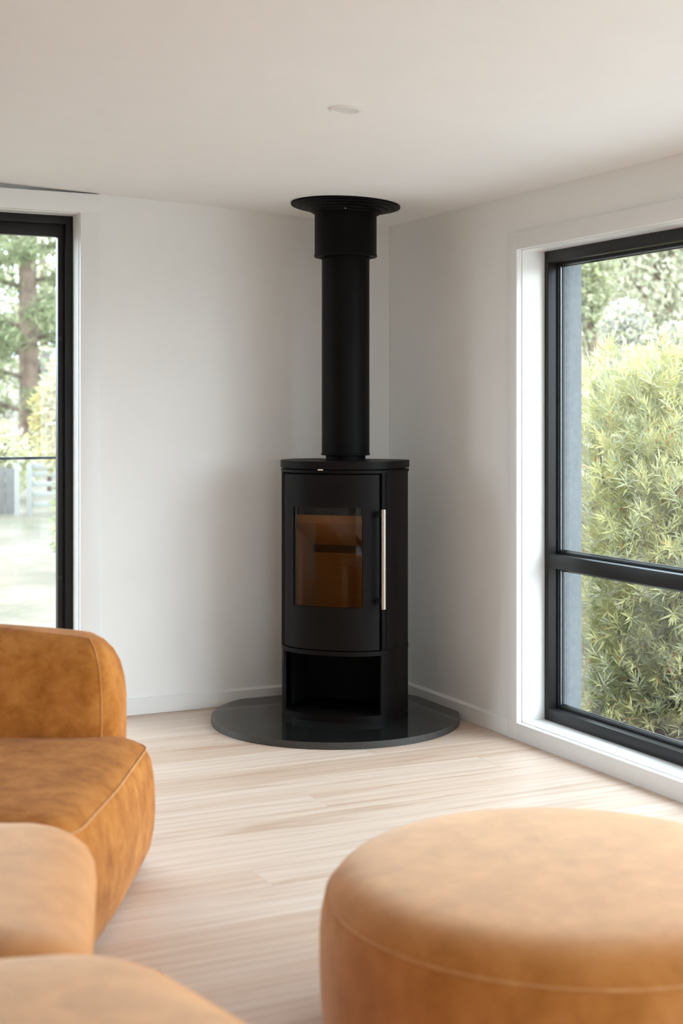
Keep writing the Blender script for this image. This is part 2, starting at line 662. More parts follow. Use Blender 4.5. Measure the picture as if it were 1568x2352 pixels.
ys = []
y = 4.862
while y > YF:
    y -= BW
y0_ = y
row = 0
while y < YB:
    ya, yb_ = max(y, YF), min(y + BW, YB)
    if yb_ - ya > 0.01:
        off = [0.0, 1.31, 0.52, 1.83, 0.95][row % 5]
        x = XL - off
        while x < XR:
            xa, xb = max(x, XL), min(x + LEN, XR)
            if xb - xa > 0.03:
                L_, W_ = xb - xa - 0.0008, yb_ - ya - 0.0008
                ob = bpy.data.objects.new('floor_board', board_mesh(L_, W_))
                COL.objects.link(ob)
                ob.location = ((xa + xb) / 2, (ya + yb_) / 2, 0)
                ob.parent = floor
            x += LEN
    y += BW
    row += 1

# ---- baseboards
bb_prof_h, bb_t = 0.080, 0.016


def baseboard(name, axis, a0, a1, face, sign, label):
    """face: wall plane; sign: direction into the room"""
    f = face
    pts = [(f, 0.001), (f + sign * bb_t, 0.001), (f + sign * bb_t, bb_prof_h - 0.010), (f + sign * 0.005, bb_prof_h), (f, bb_prof_h)]
    if axis == 'x':
        return struct(prism(name, pts, 'x', a0, a1, M['trim']), label, 'baseboard')
    return struct(prism(name, pts, 'y', a0, a1, M['trim']), label, 'baseboard')


baseboard('baseboard_back', 'x', 1.894, XR, YB, -1, 'white painted skirting board along the wall behind the stove')
baseboard('baseboard_right', 'y', WIN_R['y1'] + 0.073, YB, XR, -1, 'white painted skirting board from stove corner to window trim')

# ================================================================== right window
wr = WIN_R
AT = 0.018          # architrave thickness
AWD = 0.074         # architrave width
trim_1 = struct(empty('trim_1', (XR, wr['y1'], 0)), 'white architrave and reveal lining around the black framed window', 'trim')


def child_box(name, x0, x1, y0, y1, z0, z1, mat, root, bevel=0.0):
    o = box(name, x0, x1, y0, y1, z0, z1, mat, None, bevel)
    o.parent = root
    o.matrix_parent_inverse = Matrix.Translation(-Vector(root.location))
    return o


child_box('architrave', XR - AT, XR, wr['y1'], wr['y1'] + AWD, 0.0, wr['z1'] + AWD, M['trim'], trim_1, 0.0015)
child_box('architrave', XR - AT, XR, wr['y0'] - AWD, wr['y0'], 0.0, wr['z1'] + AWD, M['trim'], trim_1, 0.0015)
child_box('architrave', XR - AT, XR, wr['y0'], wr['y1'], wr['z1'], wr['z1'] + AWD, M['trim'], trim_1, 0.0015)
child_box('architrave', XR - AT, XR, wr['y0'], wr['y1'], 0.0, wr['z0'], M['trim'], trim_1, 0.0015)
RD = 0.126          # depth of the reveal
RL = 0.004
child_box('reveal_lining', XR + 0.010, XR + RD, wr['y1'] - RL, wr['y1'], wr['z0'], wr['z1'], M['trim'], trim_1)
child_box('reveal_lining', XR + 0.010, XR + RD, wr['y0'], wr['y0'] + RL, wr['z0'], wr['z1'], M['trim'], trim_1)
child_box('reveal_lining', XR + 0.010, XR + RD, wr['y0'], wr['y1'], wr['z1'] - RL, wr['z1'], M['trim'], trim_1)
child_box('reveal_lining', XR + 0.010, XR + RD, wr['y0'], wr['y1'], wr['z0'], wr['z0'] + RL, M['trim'], trim_1)

window_1 = struct(empty('window_1', (XR + RD, wr['y1'], wr['z0'])), 'large black aluminium window with a low transom, right of the stove', 'window')
FX0, FX1 = XR + RD, XR + RD + 0.072
FW = 0.050
wy0, wy1, wz0, wz1 = wr['y0'] + RL, wr['y1'] - RL, wr['z0'] + RL, wr['z1'] - RL
JW = 0.030
child_box('jamb', FX0, FX1, wy1 - JW, wy1, wz0, wz1, M['frame'], window_1, 0.001)
child_box('jamb', FX0, FX1, wy0, wy0 + JW, wz0, wz1, M['frame'], window_1, 0.001)
child_box('head', FX0, FX1, wy0 + JW, wy1 - JW, wz1 - FW, wz1, M['frame'], window_1, 0.001)
child_box('sill', FX0, FX1, wy0 + JW, wy1 - JW, wz0, wz0 + 0.052, M['frame'], window_1, 0.001)
MUL_Y = [4.285, 2.80, 1.30, -0.20]     # vertical mullions past the picture's edge
TZ0, TZ1 = 0.752, 0.812
spans = []
prev = wy1 - JW
for my in MUL_Y:
    child_box('mullion', FX0, FX1, my - 0.03, my + 0.03, wz0 + 0.052, wz1 - FW, M['frame'], window_1, 0.001)
    spans.append((my + 0.03, prev))
    prev = my - 0.03
spans.append((wy0 + JW, prev))
GX = FX0 + 0.050
for (ya, yb_) in spans:
    child_box('transom', FX0, FX1, ya, yb_, TZ0, TZ1, M['frame'], window_1, 0.001)
    for (za, zb) in ((wz0 + 0.052, TZ0), (TZ1, wz1 - FW)):
        child_box('pane', GX, GX + 0.006, ya + 0.002, yb_ - 0.002, za + 0.002, zb - 0.002, M['glass'], window_1)
        # glazing beads: a thin step, the rubber and the metal spacer line
        for (bx0, bx1, w, mt, nm) in ((GX - 0.006, GX - 0.003, 0.006, M['frame'], 'glazing_bead'), (GX - 0.003, GX, 0.010, M['gasket'], 'gasket'),
                                      (GX + 0.006, GX + 0.012, 0.014, M['spacer'], 'spacer_bar'), (GX + 0.012, FX1, 0.018, M['gasket'], 'outer_bead')):
            bm = bmesh.new()
            box_bm(bm, bx0, bx1, ya, ya + w, za, zb)
            box_bm(bm, bx0, bx1, yb_ - w, yb_, za, zb)
            box_bm(bm, bx0, bx1, ya + w, yb_ - w, za, za + w)
            box_bm(bm, bx0, bx1, ya + w, yb_ - w, zb - w, zb)
            o = from_bm(nm, bm, mt)
            o.parent = window_1
            o.matrix_parent_inverse = Matrix.Translation(-Vector(window_1.location))

# ================================================================== glazed door in the back wall
wb = WIN_B
trim_2 = struct(empty('trim_2', (wb['x1'], YB, 0)), 'white architrave and reveal lining around the tall glazed door', 'trim')
BT = 0.018
child_box('architrave', wb['x1'], wb['x1'] + 0.092, YB - BT, YB, 0.0, wb['z1'], M['trim'], trim_2, 0.0015)
child_box('architrave', wb['x0'] - 0.076, wb['x0'], YB - BT, YB, 0.0, wb['z1'], M['trim'], trim_2, 0.0015)
child_box('architrave', wb['x0'] - 0.076, wb['x1'] + 0.092, YB - BT, YB, wb['z1'], GAP_Z, M['trim'], trim_2, 0.0015)
BRD = 0.100
child_box('reveal_lining', wb['x1'] - RL, wb['x1'], YB + 0.008, YB + BRD, 0.0, wb['z1'] - RL, M['trim'], trim_2)
child_box('reveal_lining', wb['x0'], wb['x0'] + RL, YB + 0.008, YB + BRD, 0.0, wb['z1'] - RL, M['trim'], trim_2)
child_box('reveal_lining', wb['x0'], wb['x1'], YB + 0.008, YB + BRD, wb['z1'] - RL, wb['z1'], M['trim'], trim_2)
child_box('door_threshold', wb['x0'], wb['x1'], YB, YB + T_IN + T_OUT, -0.05, -0.002, M['frame'], trim_2)

door_1 = struct(empty('door_1', (wb['x1'], YB + BRD, 0)), 'tall black framed glazed sliding door left of the stove', 'door')
DY0, DY1 = YB + BRD, YB + BRD + 0.095
dx0, dx1, dz1 = wb['x0'] + RL, wb['x1'] - RL, wb['z1'] - RL
child_box('outer_jamb', dx1 - 0.034, dx1, DY0, DY1, 0.0, dz1, M['frame'], door_1, 0.001)
child_box('outer_jamb', dx0, dx0 + 0.034, DY0, DY1, 0.0, dz1, M['frame'], door_1, 0.001)
child_box('outer_head', dx0 + 0.034, dx1 - 0.034, DY0, DY1, dz1 - 0.038, dz1, M['frame'], door_1, 0.001)
child_box('track', dx0 + 0.034, dx1 - 0.034, DY0, DY1, -0.002, 0.02, M['frame'], door_1, 0.001)
edges_x = [dx0 + 0.034, dx1 - 0.034]
for i in range(1):
    xa, xb = edges_x[i], edges_x[i + 1]
    leaf_off = 0.028
    ya, yb_ = DY0 + leaf_off, DY0 + leaf_off + 0.042
    st = 0.030
    child_box('sash_stile', xa, xa + st, ya, yb_, 0.02, dz1 - 0.038, M['frame'], door_1, 0.001)
    child_box('sash_stile', xb - st, xb, ya, yb_, 0.02, dz1 - 0.038, M['frame'], door_1, 0.001)
    child_box('sash_head', xa + st, xb - st, ya, yb_, dz1 - 0.038 - 0.058, dz1 - 0.038, M['frame'], door_1, 0.001)
    child_box('sash_sill', xa + st, xb - st, ya, yb_, 0.02, 0.09, M['frame'], door_1, 0.001)
    child_box('pane', xa + st, xb - st, ya + 0.018, ya + 0.024, 0.09, dz1 - 0.096, M['glass'], door_1)
child_box('lock_tab', dx1 - 0.034 - 0.031, dx1 - 0.034 - 0.010, DY0 + 0.022, DY0 + 0.028, 1.775, 1.795, M['gasket'], door_1)
child_box('lock_tab', dx1 - 0.034 - 0.031, dx1 - 0.034 - 0.010, DY0 + 0.022, DY0 + 0.028, 0.645, 0.665, M['gasket'], door_1)

# unseen glazed doors added behind the viewer for daylight: black frame, three leaves
wf = WIN_F
door_added = struct(empty('door_added', (wf['x0'], YF - 0.2, 0)), 'black framed glazed doors behind the viewer, unseen, added to let daylight in', 'door')
fx = [wf['x0'], wf['x0'] + 0.9, wf['x1']]
for i in range(2):
    xa, xb = fx[i], fx[i + 1]
    child_box('sash_stile', xa, xa + 0.06, YF - 0.22, YF - 0.16, 0, wf['z1'], M['frame'], door_added)
    child_box('sash_stile', xb - 0.06, xb, YF - 0.22, YF - 0.16, 0, wf['z1'], M['frame'], door_added)
    child_box('sash_head', xa + 0.06, xb - 0.06, YF - 0.22, YF - 0.16, wf['z1'] - 0.08, wf['z1'], M['frame'], door_added)
    child_box('sash_sill', xa + 0.06, xb - 0.06, YF - 0.22, YF - 0.16, 0, 0.08, M['frame'], door_added)
    child_box('pane', xa + 0.06, xb - 0.06, YF - 0.193, YF - 0.187, 0.08, wf['z1'] - 0.08, M['glass'], door_added)

# ================================================================== hearth slab: a disc cut straight by the two walls
HC = Vector((2.870, 5.975))
HR = 0.577
HEARTH_Z = 0.031
xlim, ylim = XR - bb_t - 0.001, YB - bb_t - 0.001
pts = []
for k in range(240):
    a = 2 * math.pi * k / 240
    p = (min(HC.x + HR * math.cos(a), xlim), min(HC.y + HR * math.sin(a), ylim))
    if not pts or (abs(p[0] - pts[-1][0]) + abs(p[1] - pts[-1][1])) > 1e-4:
        pts.append(p)
clean = pts
hearth = empty('hearth_slab', (HC.x, HC.y, 0))
bm = bmesh.new()
A = [bm.verts.new((p[0] - HC.x, p[1] - HC.y, HEARTH_Z)) for p in clean]
B = [bm.verts.new((p[0] - HC.x, p[1] - HC.y, 0.0015)) for p in clean]
ftop = bm.faces.new(A)
fbot = bm.faces.new(B[::-1])
n = len(clean)
for i in range(n):
    f = bm.faces.new((A[i], B[i], B[(i + 1) % n], A[(i + 1) % n]))
    f.material_index = 1
ed = list(ftop.edges)
bmesh.ops.bevel(bm, geom=ed, offset=0.0015, segments=1, affect='EDGES', material=1)
hearth_mesh = from_bm('slab', bm, [M['granite'], M['granite_edge']], hearth)
tag(hearth, 'round polished black granite hearth slab under the stove, cut straight at the walls', 'hearth')

# ================================================================== the wood stove
SX, SY = 2.952, 6.035
stove = empty('wood_stove', (SX, SY, HEARTH_Z), math.radians(-45))
tag(stove, 'tall black steel wood stove with a curved front, glass door and log niche', 'stove')
SA, SBF, SBB, NF, NB_ = 0.2905, 0.282, 0.165, 2.45, 3.4


def s_out(theta, grow=0.0):
    """outline of the stove body: theta=0 at the right, going over the front (-y) first"""
    c, s = math.cos(theta), math.sin(theta)
    if s >= 0:
        e, b = NF, SBF
    else:
        e, b = NB_, SBB
    x = math.copysign(abs(c) ** (2 / e), c) * (SA + grow)
    yv = -math.copysign(abs(s) ** (2 / e), s) * (b + grow)
    return (x, yv)


def v_front(u, grow=0.0):
    a = SA + grow
    return -(SBF + grow) * max(0.0, 1 - (abs(u) / a) ** NF) ** (1 / NF)


def loop_pts(grow=0.0, nn=160, extra=()):
    th = [2 * math.pi * k / nn for k in range(nn)]
    P_ = [s_out(t, grow) for t in th]
    for u in extra:       # exact break points on the front
        P_.append((u, v_front(u, grow)))
    P_.sort(key=lambda p: math.atan2(-p[1], p[0]) % (2 * math.pi))
    out = []
    for p in P_:
        if not out or math.hypot(p[0] - out[-1][0], p[1] - out[-1][1]) > 1e-4:
            out.append(p)
    return out


def plate(name, grow, z0, z1, mat, parent, bev=0.002):
    bm = bmesh.new()
    P_ = loop_pts(grow)
    A_ = [bm.verts.new((p[0], p[1], z0)) for p in P_]
    B_ = [bm.verts.new((p[0], p[1], z1)) for p in P_]
    nn = len(P_)
    f0 = bm.faces.new(A_[::-1])
    f1 = bm.faces.new(B_)
    for i in range(nn):
        bm.faces.new((A_[i], A_[(i + 1) % nn], B_[(i + 1) % nn], B_[i]))
    bmesh.ops.bevel(bm, geom=list(f0.edges) + list(f1.edges), offset=bev, segments=2, affect='EDGES')
    return from_bm(name, bm, mat, parent, 40)


def shell(name, path, inner, zs, solid, mat, parent, closed):
    """curved sheet with thickness: path/inner outlines, z breaks, solid(i, j) says if the cell is there"""
    bm = bmesh.new()
    n_, m_ = len(path), len(zs)
    O = [[bm.verts.new((p[0], p[1], z)) for z in zs] for p in path]
    I = [[bm.verts.new((p[0], p[1], z)) for z in zs] for p in inner]
    nc = n_ if closed else n_ - 1

    def has(i, j):
        if j < 0 or j >= m_ - 1:
            return False
        if closed:
            return solid(i % n_, j)
        return 0 <= i < nc and solid(i, j)
    for i in range(nc):
        i2 = (i + 1) % n_
        for j in range(m_ - 1):
            if not has(i, j):
                continue
            bm.faces.new((O[i][j], O[i2][j], O[i2][j + 1], O[i][j + 1]))
            bm.faces.new((I[i][j + 1], I[i2][j + 1], I[i2][j], I[i][j]))
            if not has(i - 1, j):
                bm.faces.new((O[i][j], O[i][j + 1], I[i][j + 1], I[i][j]))
            if not has(i + 1, j):
                bm.faces.new((O[i2][j + 1], O[i2][j], I[i2][j], I[i2][j + 1]))
            if not has(i, j - 1):
                bm.faces.new((O[i2][j], O[i][j], I[i][j], I[i2][j]))
            if not has(i, j + 1):
                bm.faces.new((O[i][j + 1], O[i2][j + 1], I[i2][j + 1], I[i][j + 1]))
    for v in [v for v in bm.verts if not v.link_faces]:
        bm.verts.remove(v)
    return from_bm(name, bm, mat, parent, 30)


def inset_of(P_, t, closed=True):
    out = []
    n_ = len(P_)
    for i, p in enumerate(P_):
        a = P_[(i - 1) % n_] if closed or i > 0 else P_[i]
        b = P_[(i + 1) % n_] if closed or i < n_ - 1 else P_[i]
        tx, ty = b[0] - a[0], b[1] - a[1]
        L = math.hypot(tx, ty)
        nx, ny = -ty / L, tx / L     # path runs right -> front -> left (clockwise seen from above)
        # choose the side that points to the middle
        if nx * (-p[0]) + ny * (-p[1]) < 0:
            nx, ny = -nx, -ny
        out.append((p[0] + nx * t, p[1] + ny * t))
    return out


Z0 = -HEARTH_Z           # world heights -> local
DU = 0.231               # half width of the door
OU = 0.240               # half width of the door opening
plate('base_plate', 0.0, 0.0, 0.030, M['stove'], stove)
# log niche body
P_ = loop_pts(0.0, 160, (-OU + 0.002, OU - 0.002))
In = inset_of(P_, 0.012)
shell('niche_body', P_, In, [0.030, 0.300], lambda i, j: not (P_[i][1] < 0 and P_[(i + 1) % len(P_)][1] < 0 and abs((P_[i][0] + P_[(i + 1) % len(P_)][0]) / 2) < OU - 0.002), M['stove'], stove, True)
child = box('niche_lining', -0.232, 0.232, 0.10, 0.108, 0.030, 0.300, M['stove_in'], stove)
box('niche_lining', -0.240, -0.232, -0.10, 0.108, 0.030, 0.300, M['stove_in'], stove)
box('niche_lining', 0.232, 0.240, -0.10, 0.108, 0.030, 0.300, M['stove_in'], stove)
plate('shelf_plate', 0.0015, 0.301, 0.321, M['stove'], stove)
# upper body with the door opening
ZB0, ZB1 = 0.3225, 1.128
P2 = loop_pts(0.0, 160, (-OU, OU))
In2 = inset_of(P2, 0.010)
shell('body', P2, In2, [ZB0, ZB1], lambda i, j: not (P2[i][1] < 0 and P2[(i + 1) % len(P2)][1] < 0 and abs((P2[i][0] + P2[(i + 1) % len(P2)][0]) / 2) < OU), M['stove'], stove, True)
# inner front plate that shows in the groove beside the door
box('door_rebate', -0.256, -0.222, -0.172, -0.162, ZB0, ZB1, M['stove_in'], stove)
box('door_rebate', 0.222, 0.256, -0.172, -0.162, ZB0, ZB1, M['stove_in'], stove)
# the door
DZ0, DZ1 = 0.3265, 1.1215
GU = 0.168
GZ0, GZ1 = 0.520, 0.972
us = sorted(set([-DU + 2 * DU * k / 40 for k in range(41)] + [-GU, GU]))
dpath = [(u, v_front(u, 0.001)) for u in us]
din = inset_of(dpath, 0.022, False)
zsd = [DZ0, GZ0, GZ1, DZ1]
door = shell('door', dpath, din, zsd, lambda i, j: not (j == 1 and abs((us[i] + us[i + 1]) / 2) < GU), M['stove'], stove, False)
gus = [-GU - 0.004 + 2 * (GU + 0.004) * k / 24 for k in range(25)]
gpath = [(u, v_front(u, -0.004)) for u in gus]
shell('glass', gpath, inset_of(gpath, 0.005, False), [GZ0 - 0.004, GZ1 + 0.004], lambda i, j: True, M['fire_glass'], door, False)
# black printed border along the top of the glass
tpath = [(u, v_front(u, -0.011)) for u in gus]
# handle
hu = 0.2625
hvv = v_front(0.215) - 0.020
handle = tube('handle', [(hu, hvv, 0.517), (hu, hvv, 0.967)], 0.0103, M['steel'], door, 20)
for hz in (0.945, 0.549):
    box('handle_mount', hu - 0.036, hu - 0.006, hvv - 0.006, hvv + 0.034, hz - 0.011, hz + 0.011, M['stove_in'], handle, 0.002)
# tiny raised maker's mark, too small to read
bm = bmesh.new()
for k, (wd, hh) in enumerate(((0.004, 0.006), (0.003, 0.006), (0.004, 0.006), (0.004, 0.006), (0.002, 0.010))):
    u = -0.012 + k * 0.0075
    vv = v_front(u, 0.001)
    box_bm(bm, u - wd / 2, u + wd / 2, vv - 0.0012, vv + 0.001, 1.035, 1.035 + hh)
mk = from_bm('maker_mark', bm, M['stove'], door)
mk['kind'] = 'stuff'
# ring plate, gap and cast top slab
plate('neck_ring', -0.012, 1.126, 1.150, M['stove_in'], stove)
plate('ring_plate', 0.004, 1.1285, 1.1405, M['stove'], stove, 0.003)
top = plate('top_slab', 0.006, 1.1475, 1.181, M['stove'], stove, 0.005)
lever = tube('air_lever', [(-0.032, v_front(-0.032, 0.004) - 0.007, 1.1440), (-0.006, v_front(-0.006, 0.004) - 0.007, 1.1440)], 0.0040, M['chrome'], stove, 12)

# firebox lining
FBU, FBB = 0.198, 0.105
fire = empty('firebox', (0, 0, 0))
fire.parent = stove
box('side_brick', -FBU - 0.025, -FBU, -0.160, FBB, 0.47, 0.985, M['brick'], fire)
box('side_brick', FBU, FBU + 0.025, -0.160, FBB, 0.47, 0.985, M['brick'], fire)
# ribbed back brick
bm = bmesh.new()
zt, zb = 0.727, 0.47
nr = 26
prof = []
for k in range(nr):
    za = zb + (zt - 0.012 - zb) * k / nr
    zc = zb + (zt - 0.012 - zb) * (k + 1) / nr
    prof += [(FBB, za), (FBB, za + (zc - za) * 0.5), (FBB + 0.005, za + (zc - za) * 0.6), (FBB + 0.005, zc - (zc - za) * 0.1)]
prof += [(FBB, zt - 0.012), (FBB, zt), (FBB + 0.03, zt), (FBB + 0.03, zb)]
back_brick = prism('back_brick', prof, 'x', -FBU - 0.02, FBU + 0.02, M['brick'], fire)
# scroll ornament pressed into the back brick
bm = bmesh.new()
for (cx, cz, r, a0, a1) in ((0.085, 0.63, 0.034, -2.4, 2.0), (0.115, 0.66, 0.020, 0.2, 4.6), (0.110, 0.595, 0.022, 1.5, 6.0), (0.06, 0.59, 0.016, 2.2, 6.6), (0.06, 0.672, 0.014, -1.2, 3.2)):
    tube_bm(bm, [(cx + r * math.cos(a0 + (a1 - a0) * q / 14), FBB - 0.001, cz + r * math.sin(a0 + (a1 - a0) * q / 14)) for q in range(15)], 0.0035, 6)
orn = from_bm('scroll_ornament', bm, M['brick'], fire, 60)
orn['kind'] = 'stuff'
# sloping baffle: front high, back low
prism('baffle', [(-0.212, 0.915), (-0.192, 0.893), (FBB - 0.02, 0.768), (FBB + 0.01, 0.768), (FBB + 0.01, 0.80), (-0.212, 0.945)], 'x', -FBU, FBU, M['brick'], fire)
box('back_plate', -FBU - 0.03, FBU + 0.03, FBB + 0.03, FBB + 0.035, 0.45, 1.1, M['stove_in'], fire)
box('grate_floor', -FBU - 0.02, FBU + 0.02, -0.20, FBB + 0.03, 0.455, 0.47, M['brick'], fire)
box('firebox_header', -0.195, 0.195, -0.225, -0.215, 0.934, 1.12, M['stove_in'], fire)

# ================================================================== flue
FZ = ceil_z(SX)
flue = empty('flue_pipe', (SX, SY, HEARTH_Z + 1.181))
tag(flue, 'black round flue pipe rising from the stove to the ceiling', 'flue')
fz0 = HEARTH_Z + 1.181
lathe('spigot', [(0, 0.0), (0.094, 0.0), (0.094, 0.03), (0.0, 0.03)], M['flue'], flue)
zlo = 0.022
zc0 = 2.168 - fz0
lathe('pipe', [(0.0, zlo), (0.114, zlo), (0.1155, zlo + 0.002), (0.1155, zlo + 0.008), (0.1125, zlo + 0.012), (0.1125, zc0 - 0.012), (0.1145, zc0 - 0.010), (0.1145, zc0 + 0.02), (0, zc0 + 0.02)], M['flue'], flue)
zct = FZ - fz0 - 0.012
lathe('casing', [(0.112, zc0), (0.147, zc0), (0.1485, zc0 + 0.003), (0.1485, zc0 + 0.010), (0.1465, zc0 + 0.013), (0.1465, zct), (0.14, zct), (0.14, zc0 + 0.006), (0.112, zc0 + 0.006)], M['flue'], flue, closed=True)
for k in range(12):
    a = 2 * math.pi * k / 12 + 0.1
    bm = bmesh.new()
    r_ = bmesh.ops.create_uvsphere(bm, u_segments=8, v_segments=5, radius=0.003)
    o = from_bm('rivet', bm, M['flue'], flue, 180)
    o.location = (0.1150 * math.cos(a), 0.1150 * math.sin(a), zc0 - 0.006)
fl = lathe('ceiling_flange', [(0.140, -0.046), (0.152, -0.046), (0.156, -0.040), (0.170, -0.037), (0.176, -0.030), (0.196, -0.027), (0.203, -0.020), (0.226, -0.018), (0.232, -0.012), (0.250, -0.012), (0.258, -0.009), (0.2585, -0.001), (0.140, -0.001)], M['flue'], flue, 96, closed=True)
fl.location = (0, 0, FZ - fz0)
fl.rotation_euler = (0, math.atan(CEIL_S), 0)
for k in (0, 1, 2, 3):
    a = math.radians(64 + 90 * k)
    bm = bmesh.new()
    bmesh.ops.create_uvsphere(bm, u_segments=10, v_segments=6, radius=0.0035)
    o = from_bm('screw', bm, M['chrome'], fl, 180)
    o.location = (0.162 * math.cos(a), 0.162 * math.sin(a), -0.041)

# ================================================================== recessed downlight
dl_p = cw(0.012, 4.765)
dl = empty('ceiling_downlight', (dl_p.x, dl_p.y, ceil_z(dl_p.x)))
dl.rotation_euler = (0, math.atan(CEIL_S), 0)
lathe('trim_ring', [(0.043, -0.0005), (0.043, -0.0035), (0.046, -0.0058), (0.052, -0.005), (0.057, -0.002), (0.057, -0.0005)], M['white_plastic'], dl, 64, closed=True)
lathe('lens', [(0.0, -0.0012), (0.043, -0.0030), (0.043, -0.0005), (0.0, -0.0005)], M['lens'], dl)
tag(dl, 'round white recessed downlight in the ceiling above the stove', 'downlight')


# ================================================================== upholstery
def round_poly(pts_, rads, per=14, maxseg=0.04):
    """rounded convex polygon, counter-clockwise"""
    out = []
    n_ = len(pts_)
    for i in range(n_):
        p0, p1, p2 = Vector(pts_[i - 1]), Vector(pts_[i]), Vector(pts_[(i + 1) % n_])
        d0, d1 = (p0 - p1).normalized(), (p2 - p1).normalized()
        ang = math.acos(max(-1, min(1, d0.dot(d1))))
        r = rads[i]
        L = r / math.tan(ang / 2)
        a = p1 + d0 * L
        b = p1 + d1 * L
        c = p1 + (d0 + d1).normalized() * (r / math.sin(ang / 2))
        a0 = math.atan2(a.y - c.y, a.x - c.x)
        a1 = math.atan2(b.y - c.y, b.x - c.x)
        da = (a1 - a0 + math.pi) % (2 * math.pi) - math.pi
        for k in range(per + 1):
            t = a0 + da * k / per
            out.append((c.x + r * math.cos(t), c.y + r * math.sin(t)))
    # fill long straight runs
    res = []
    for i, p in enumerate(out):
        q = out[(i + 1) % len(out)]
        d = math.hypot(q[0] - p[0], q[1] - p[1])
        if d < 1e-5:
            continue
        kk = max(1, int(d / maxseg))
        for k in range(kk):
            res.append((p[0] + (q[0] - p[0]) * k / kk, p[1] + (q[1] - p[1]) * k / kk))
    return res


def normals2d(P_):
    n_ = len(P_)
    N_ = []
    for i in range(n_):
        a, b = P_[i - 1], P_[(i + 1) % n_]
        tx, ty = b[0] - a[0], b[1] - a[1]
        L = math.hypot(tx, ty) or 1
        N_.append((ty / L, -tx / L))       # outward for counter-clockwise
    return N_


def cushion(name, P_, rows, crown, mat, parent, base, seam_at=None, zfun=None):
    """stuffed form: outline P_ (ccw, metres in world xy), rows of (inset, z), then a crowned top.  base: parent's world location"""
    N_ = normals2d(P_)
    bm = bmesh.new()
    rings = []
    cx = sum(p[0] for p in P_) / len(P_)
    cy = sum(p[1] for p in P_) / len(P_)
    zf = zfun or (lambda x, y_, z: z)

    def ring(pts3):
        return [bm.verts.new((x - base[0], y_ - base[1], zf(x, y_, z) - base[2])) for x, y_, z in pts3]
    allp = []
    for (ins, z) in rows:
        allp.append([(p[0] - nrm[0] * ins, p[1] - nrm[1] * ins, z) for p, nrm in zip(P_, N_)])
    last = allp[-1]
    for f in (0.85, 0.66, 0.44, 0.2):
        zz = rows[-1][1] + crown * (1 - f * f)
        allp.append([(cx + (x - cx) * f, cy + (y_ - cy) * f, zz) for x, y_, z in last])
    rings = [ring(r) for r in allp]
    n_ = len(P_)
    bm.faces.new(rings[0][::-1])
    for a, b in zip(rings, rings[1:]):
        for i in range(n_):
            bm.faces.new((a[i], a[(i + 1) % n_], b[(i + 1) % n_], b[i]))
    bm.faces.new(rings[-1])
    o = from_bm(name, bm, mat, parent, 180)
    if seam_at is not None:
        ins, z = seam_at
        pts3 = [(p[0] - nrm[0] * ins - base[0], p[1] - nrm[1] * ins - base[1], zf(p[0], p[1], z) - base[2]) for p, nrm in zip(P_, N_)]
        bm = bmesh.new()
        tube_bm(bm, pts3, 0.0028, 6, closed=True)
        from_bm('seam', bm, M['velvet_seam'], o, 180)
    return o


# ---- round ottoman
OT_C = cw(0.512, 3.215)
OT_R = 0.562
OT_H = 0.405
P_o = [(OT_C.x + OT_R * math.cos(2 * math.pi * k / 128), OT_C.y + OT_R * math.sin(2 * math.pi * k / 128)) for k in range(128)]
ottoman = empty('round_ottoman', (OT_C.x, OT_C.y, 0))
tag(ottoman, 'large round amber velvet ottoman standing alone on the floor at lower right', 'ottoman')
rows_o = [(0.060, 0.030), (0.030, 0.034), (0.012, 0.050), (0.004, 0.100), (0.0, 0.180), (0.0, 0.250), (0.004, 0.290), (0.011, 0.318), (0.020, 0.338), (0.034, 0.358), (0.055, 0.376), (0.085, 0.390), (0.125, 0.398)]
rows_o = [(a, z + 0.022 * min(1.0, z / 0.25)) for a, z in rows_o]
cushion('upholstered_body', P_o, rows_o, 0.012, M['velvet_up'], ottoman, (OT_C.x, OT_C.y, 0), (0.0155, 0.353))
lathe('plinth', [(0, 0.001), (0.47, 0.001), (0.47, 0.034), (0, 0.032)], M['gasket'], ottoman)

# ---- modular sofa in plan (distances right of / ahead of the viewer)
sofa_base = cw(-1.1, 3.6)
sofa = empty('modular_sofa', (sofa_base.x, sofa_base.y, 0))
tag(sofa, 'amber velvet modular sofa with plump rounded seats and a low curved back', 'sofa')


def plan(pts_, rads):
    w = [cw(a, b) for a, b in pts_]
    return round_poly([(p.x, p.y) for p in w], rads)


SB = (sofa_base.x, sofa_base.y, 0)
rows_seat = [(0.140, 0.020), (0.115, 0.026), (0.085, 0.080), (0.045, 0.160), (0.014, 0.230), (0.0, 0.285), (0.004, 0.325), (0.020, 0.358), (0.045, 0.380), (0.075, 0.396), (0.110, 0.408), (0.150, 0.416)]
# far seat, deep, with its side turned to the stove
rows1 = [(0.052, 0.020), (0.036, 0.027), (0.016, 0.070), (0.004, 0.130), (0.0, 0.190), (0.001, 0.250), (0.006, 0.300), (0.015, 0.345), (0.030, 0.374), (0.055, 0.393), (0.090, 0.406), (0.140, 0.415)]
P1 = plan([(-2.05, 3.50), (-0.645, 3.46), (-0.60, 4.00), (-0.58, 4.62), (-2.05, 4.66)], [0.2, 0.2, 1.2, 0.16, 0.16])
seat1 = cushion('seat', P1, rows1, 0.020, M['velvet'], sofa, SB, (0.029, 0.3765))
seat1['label'] = 'far seat cushion in front of the backrest'
# middle seat
P2_ = plan([(-2.05, 2.62), (-0.43, 2.60), (-0.515, 2.95), (-0.62, 3.62), (-2.05, 3.62)], [0.17, 0.17, 1.5, 0.19, 0.17])
rows2 = [(i, z * 1.04) for i, z in rows_seat]
seat2 = cushion('seat', P2_, rows2, 0.020, M['velvet_up'], sofa, SB, None)
seat2['label'] = 'middle seat cushion'
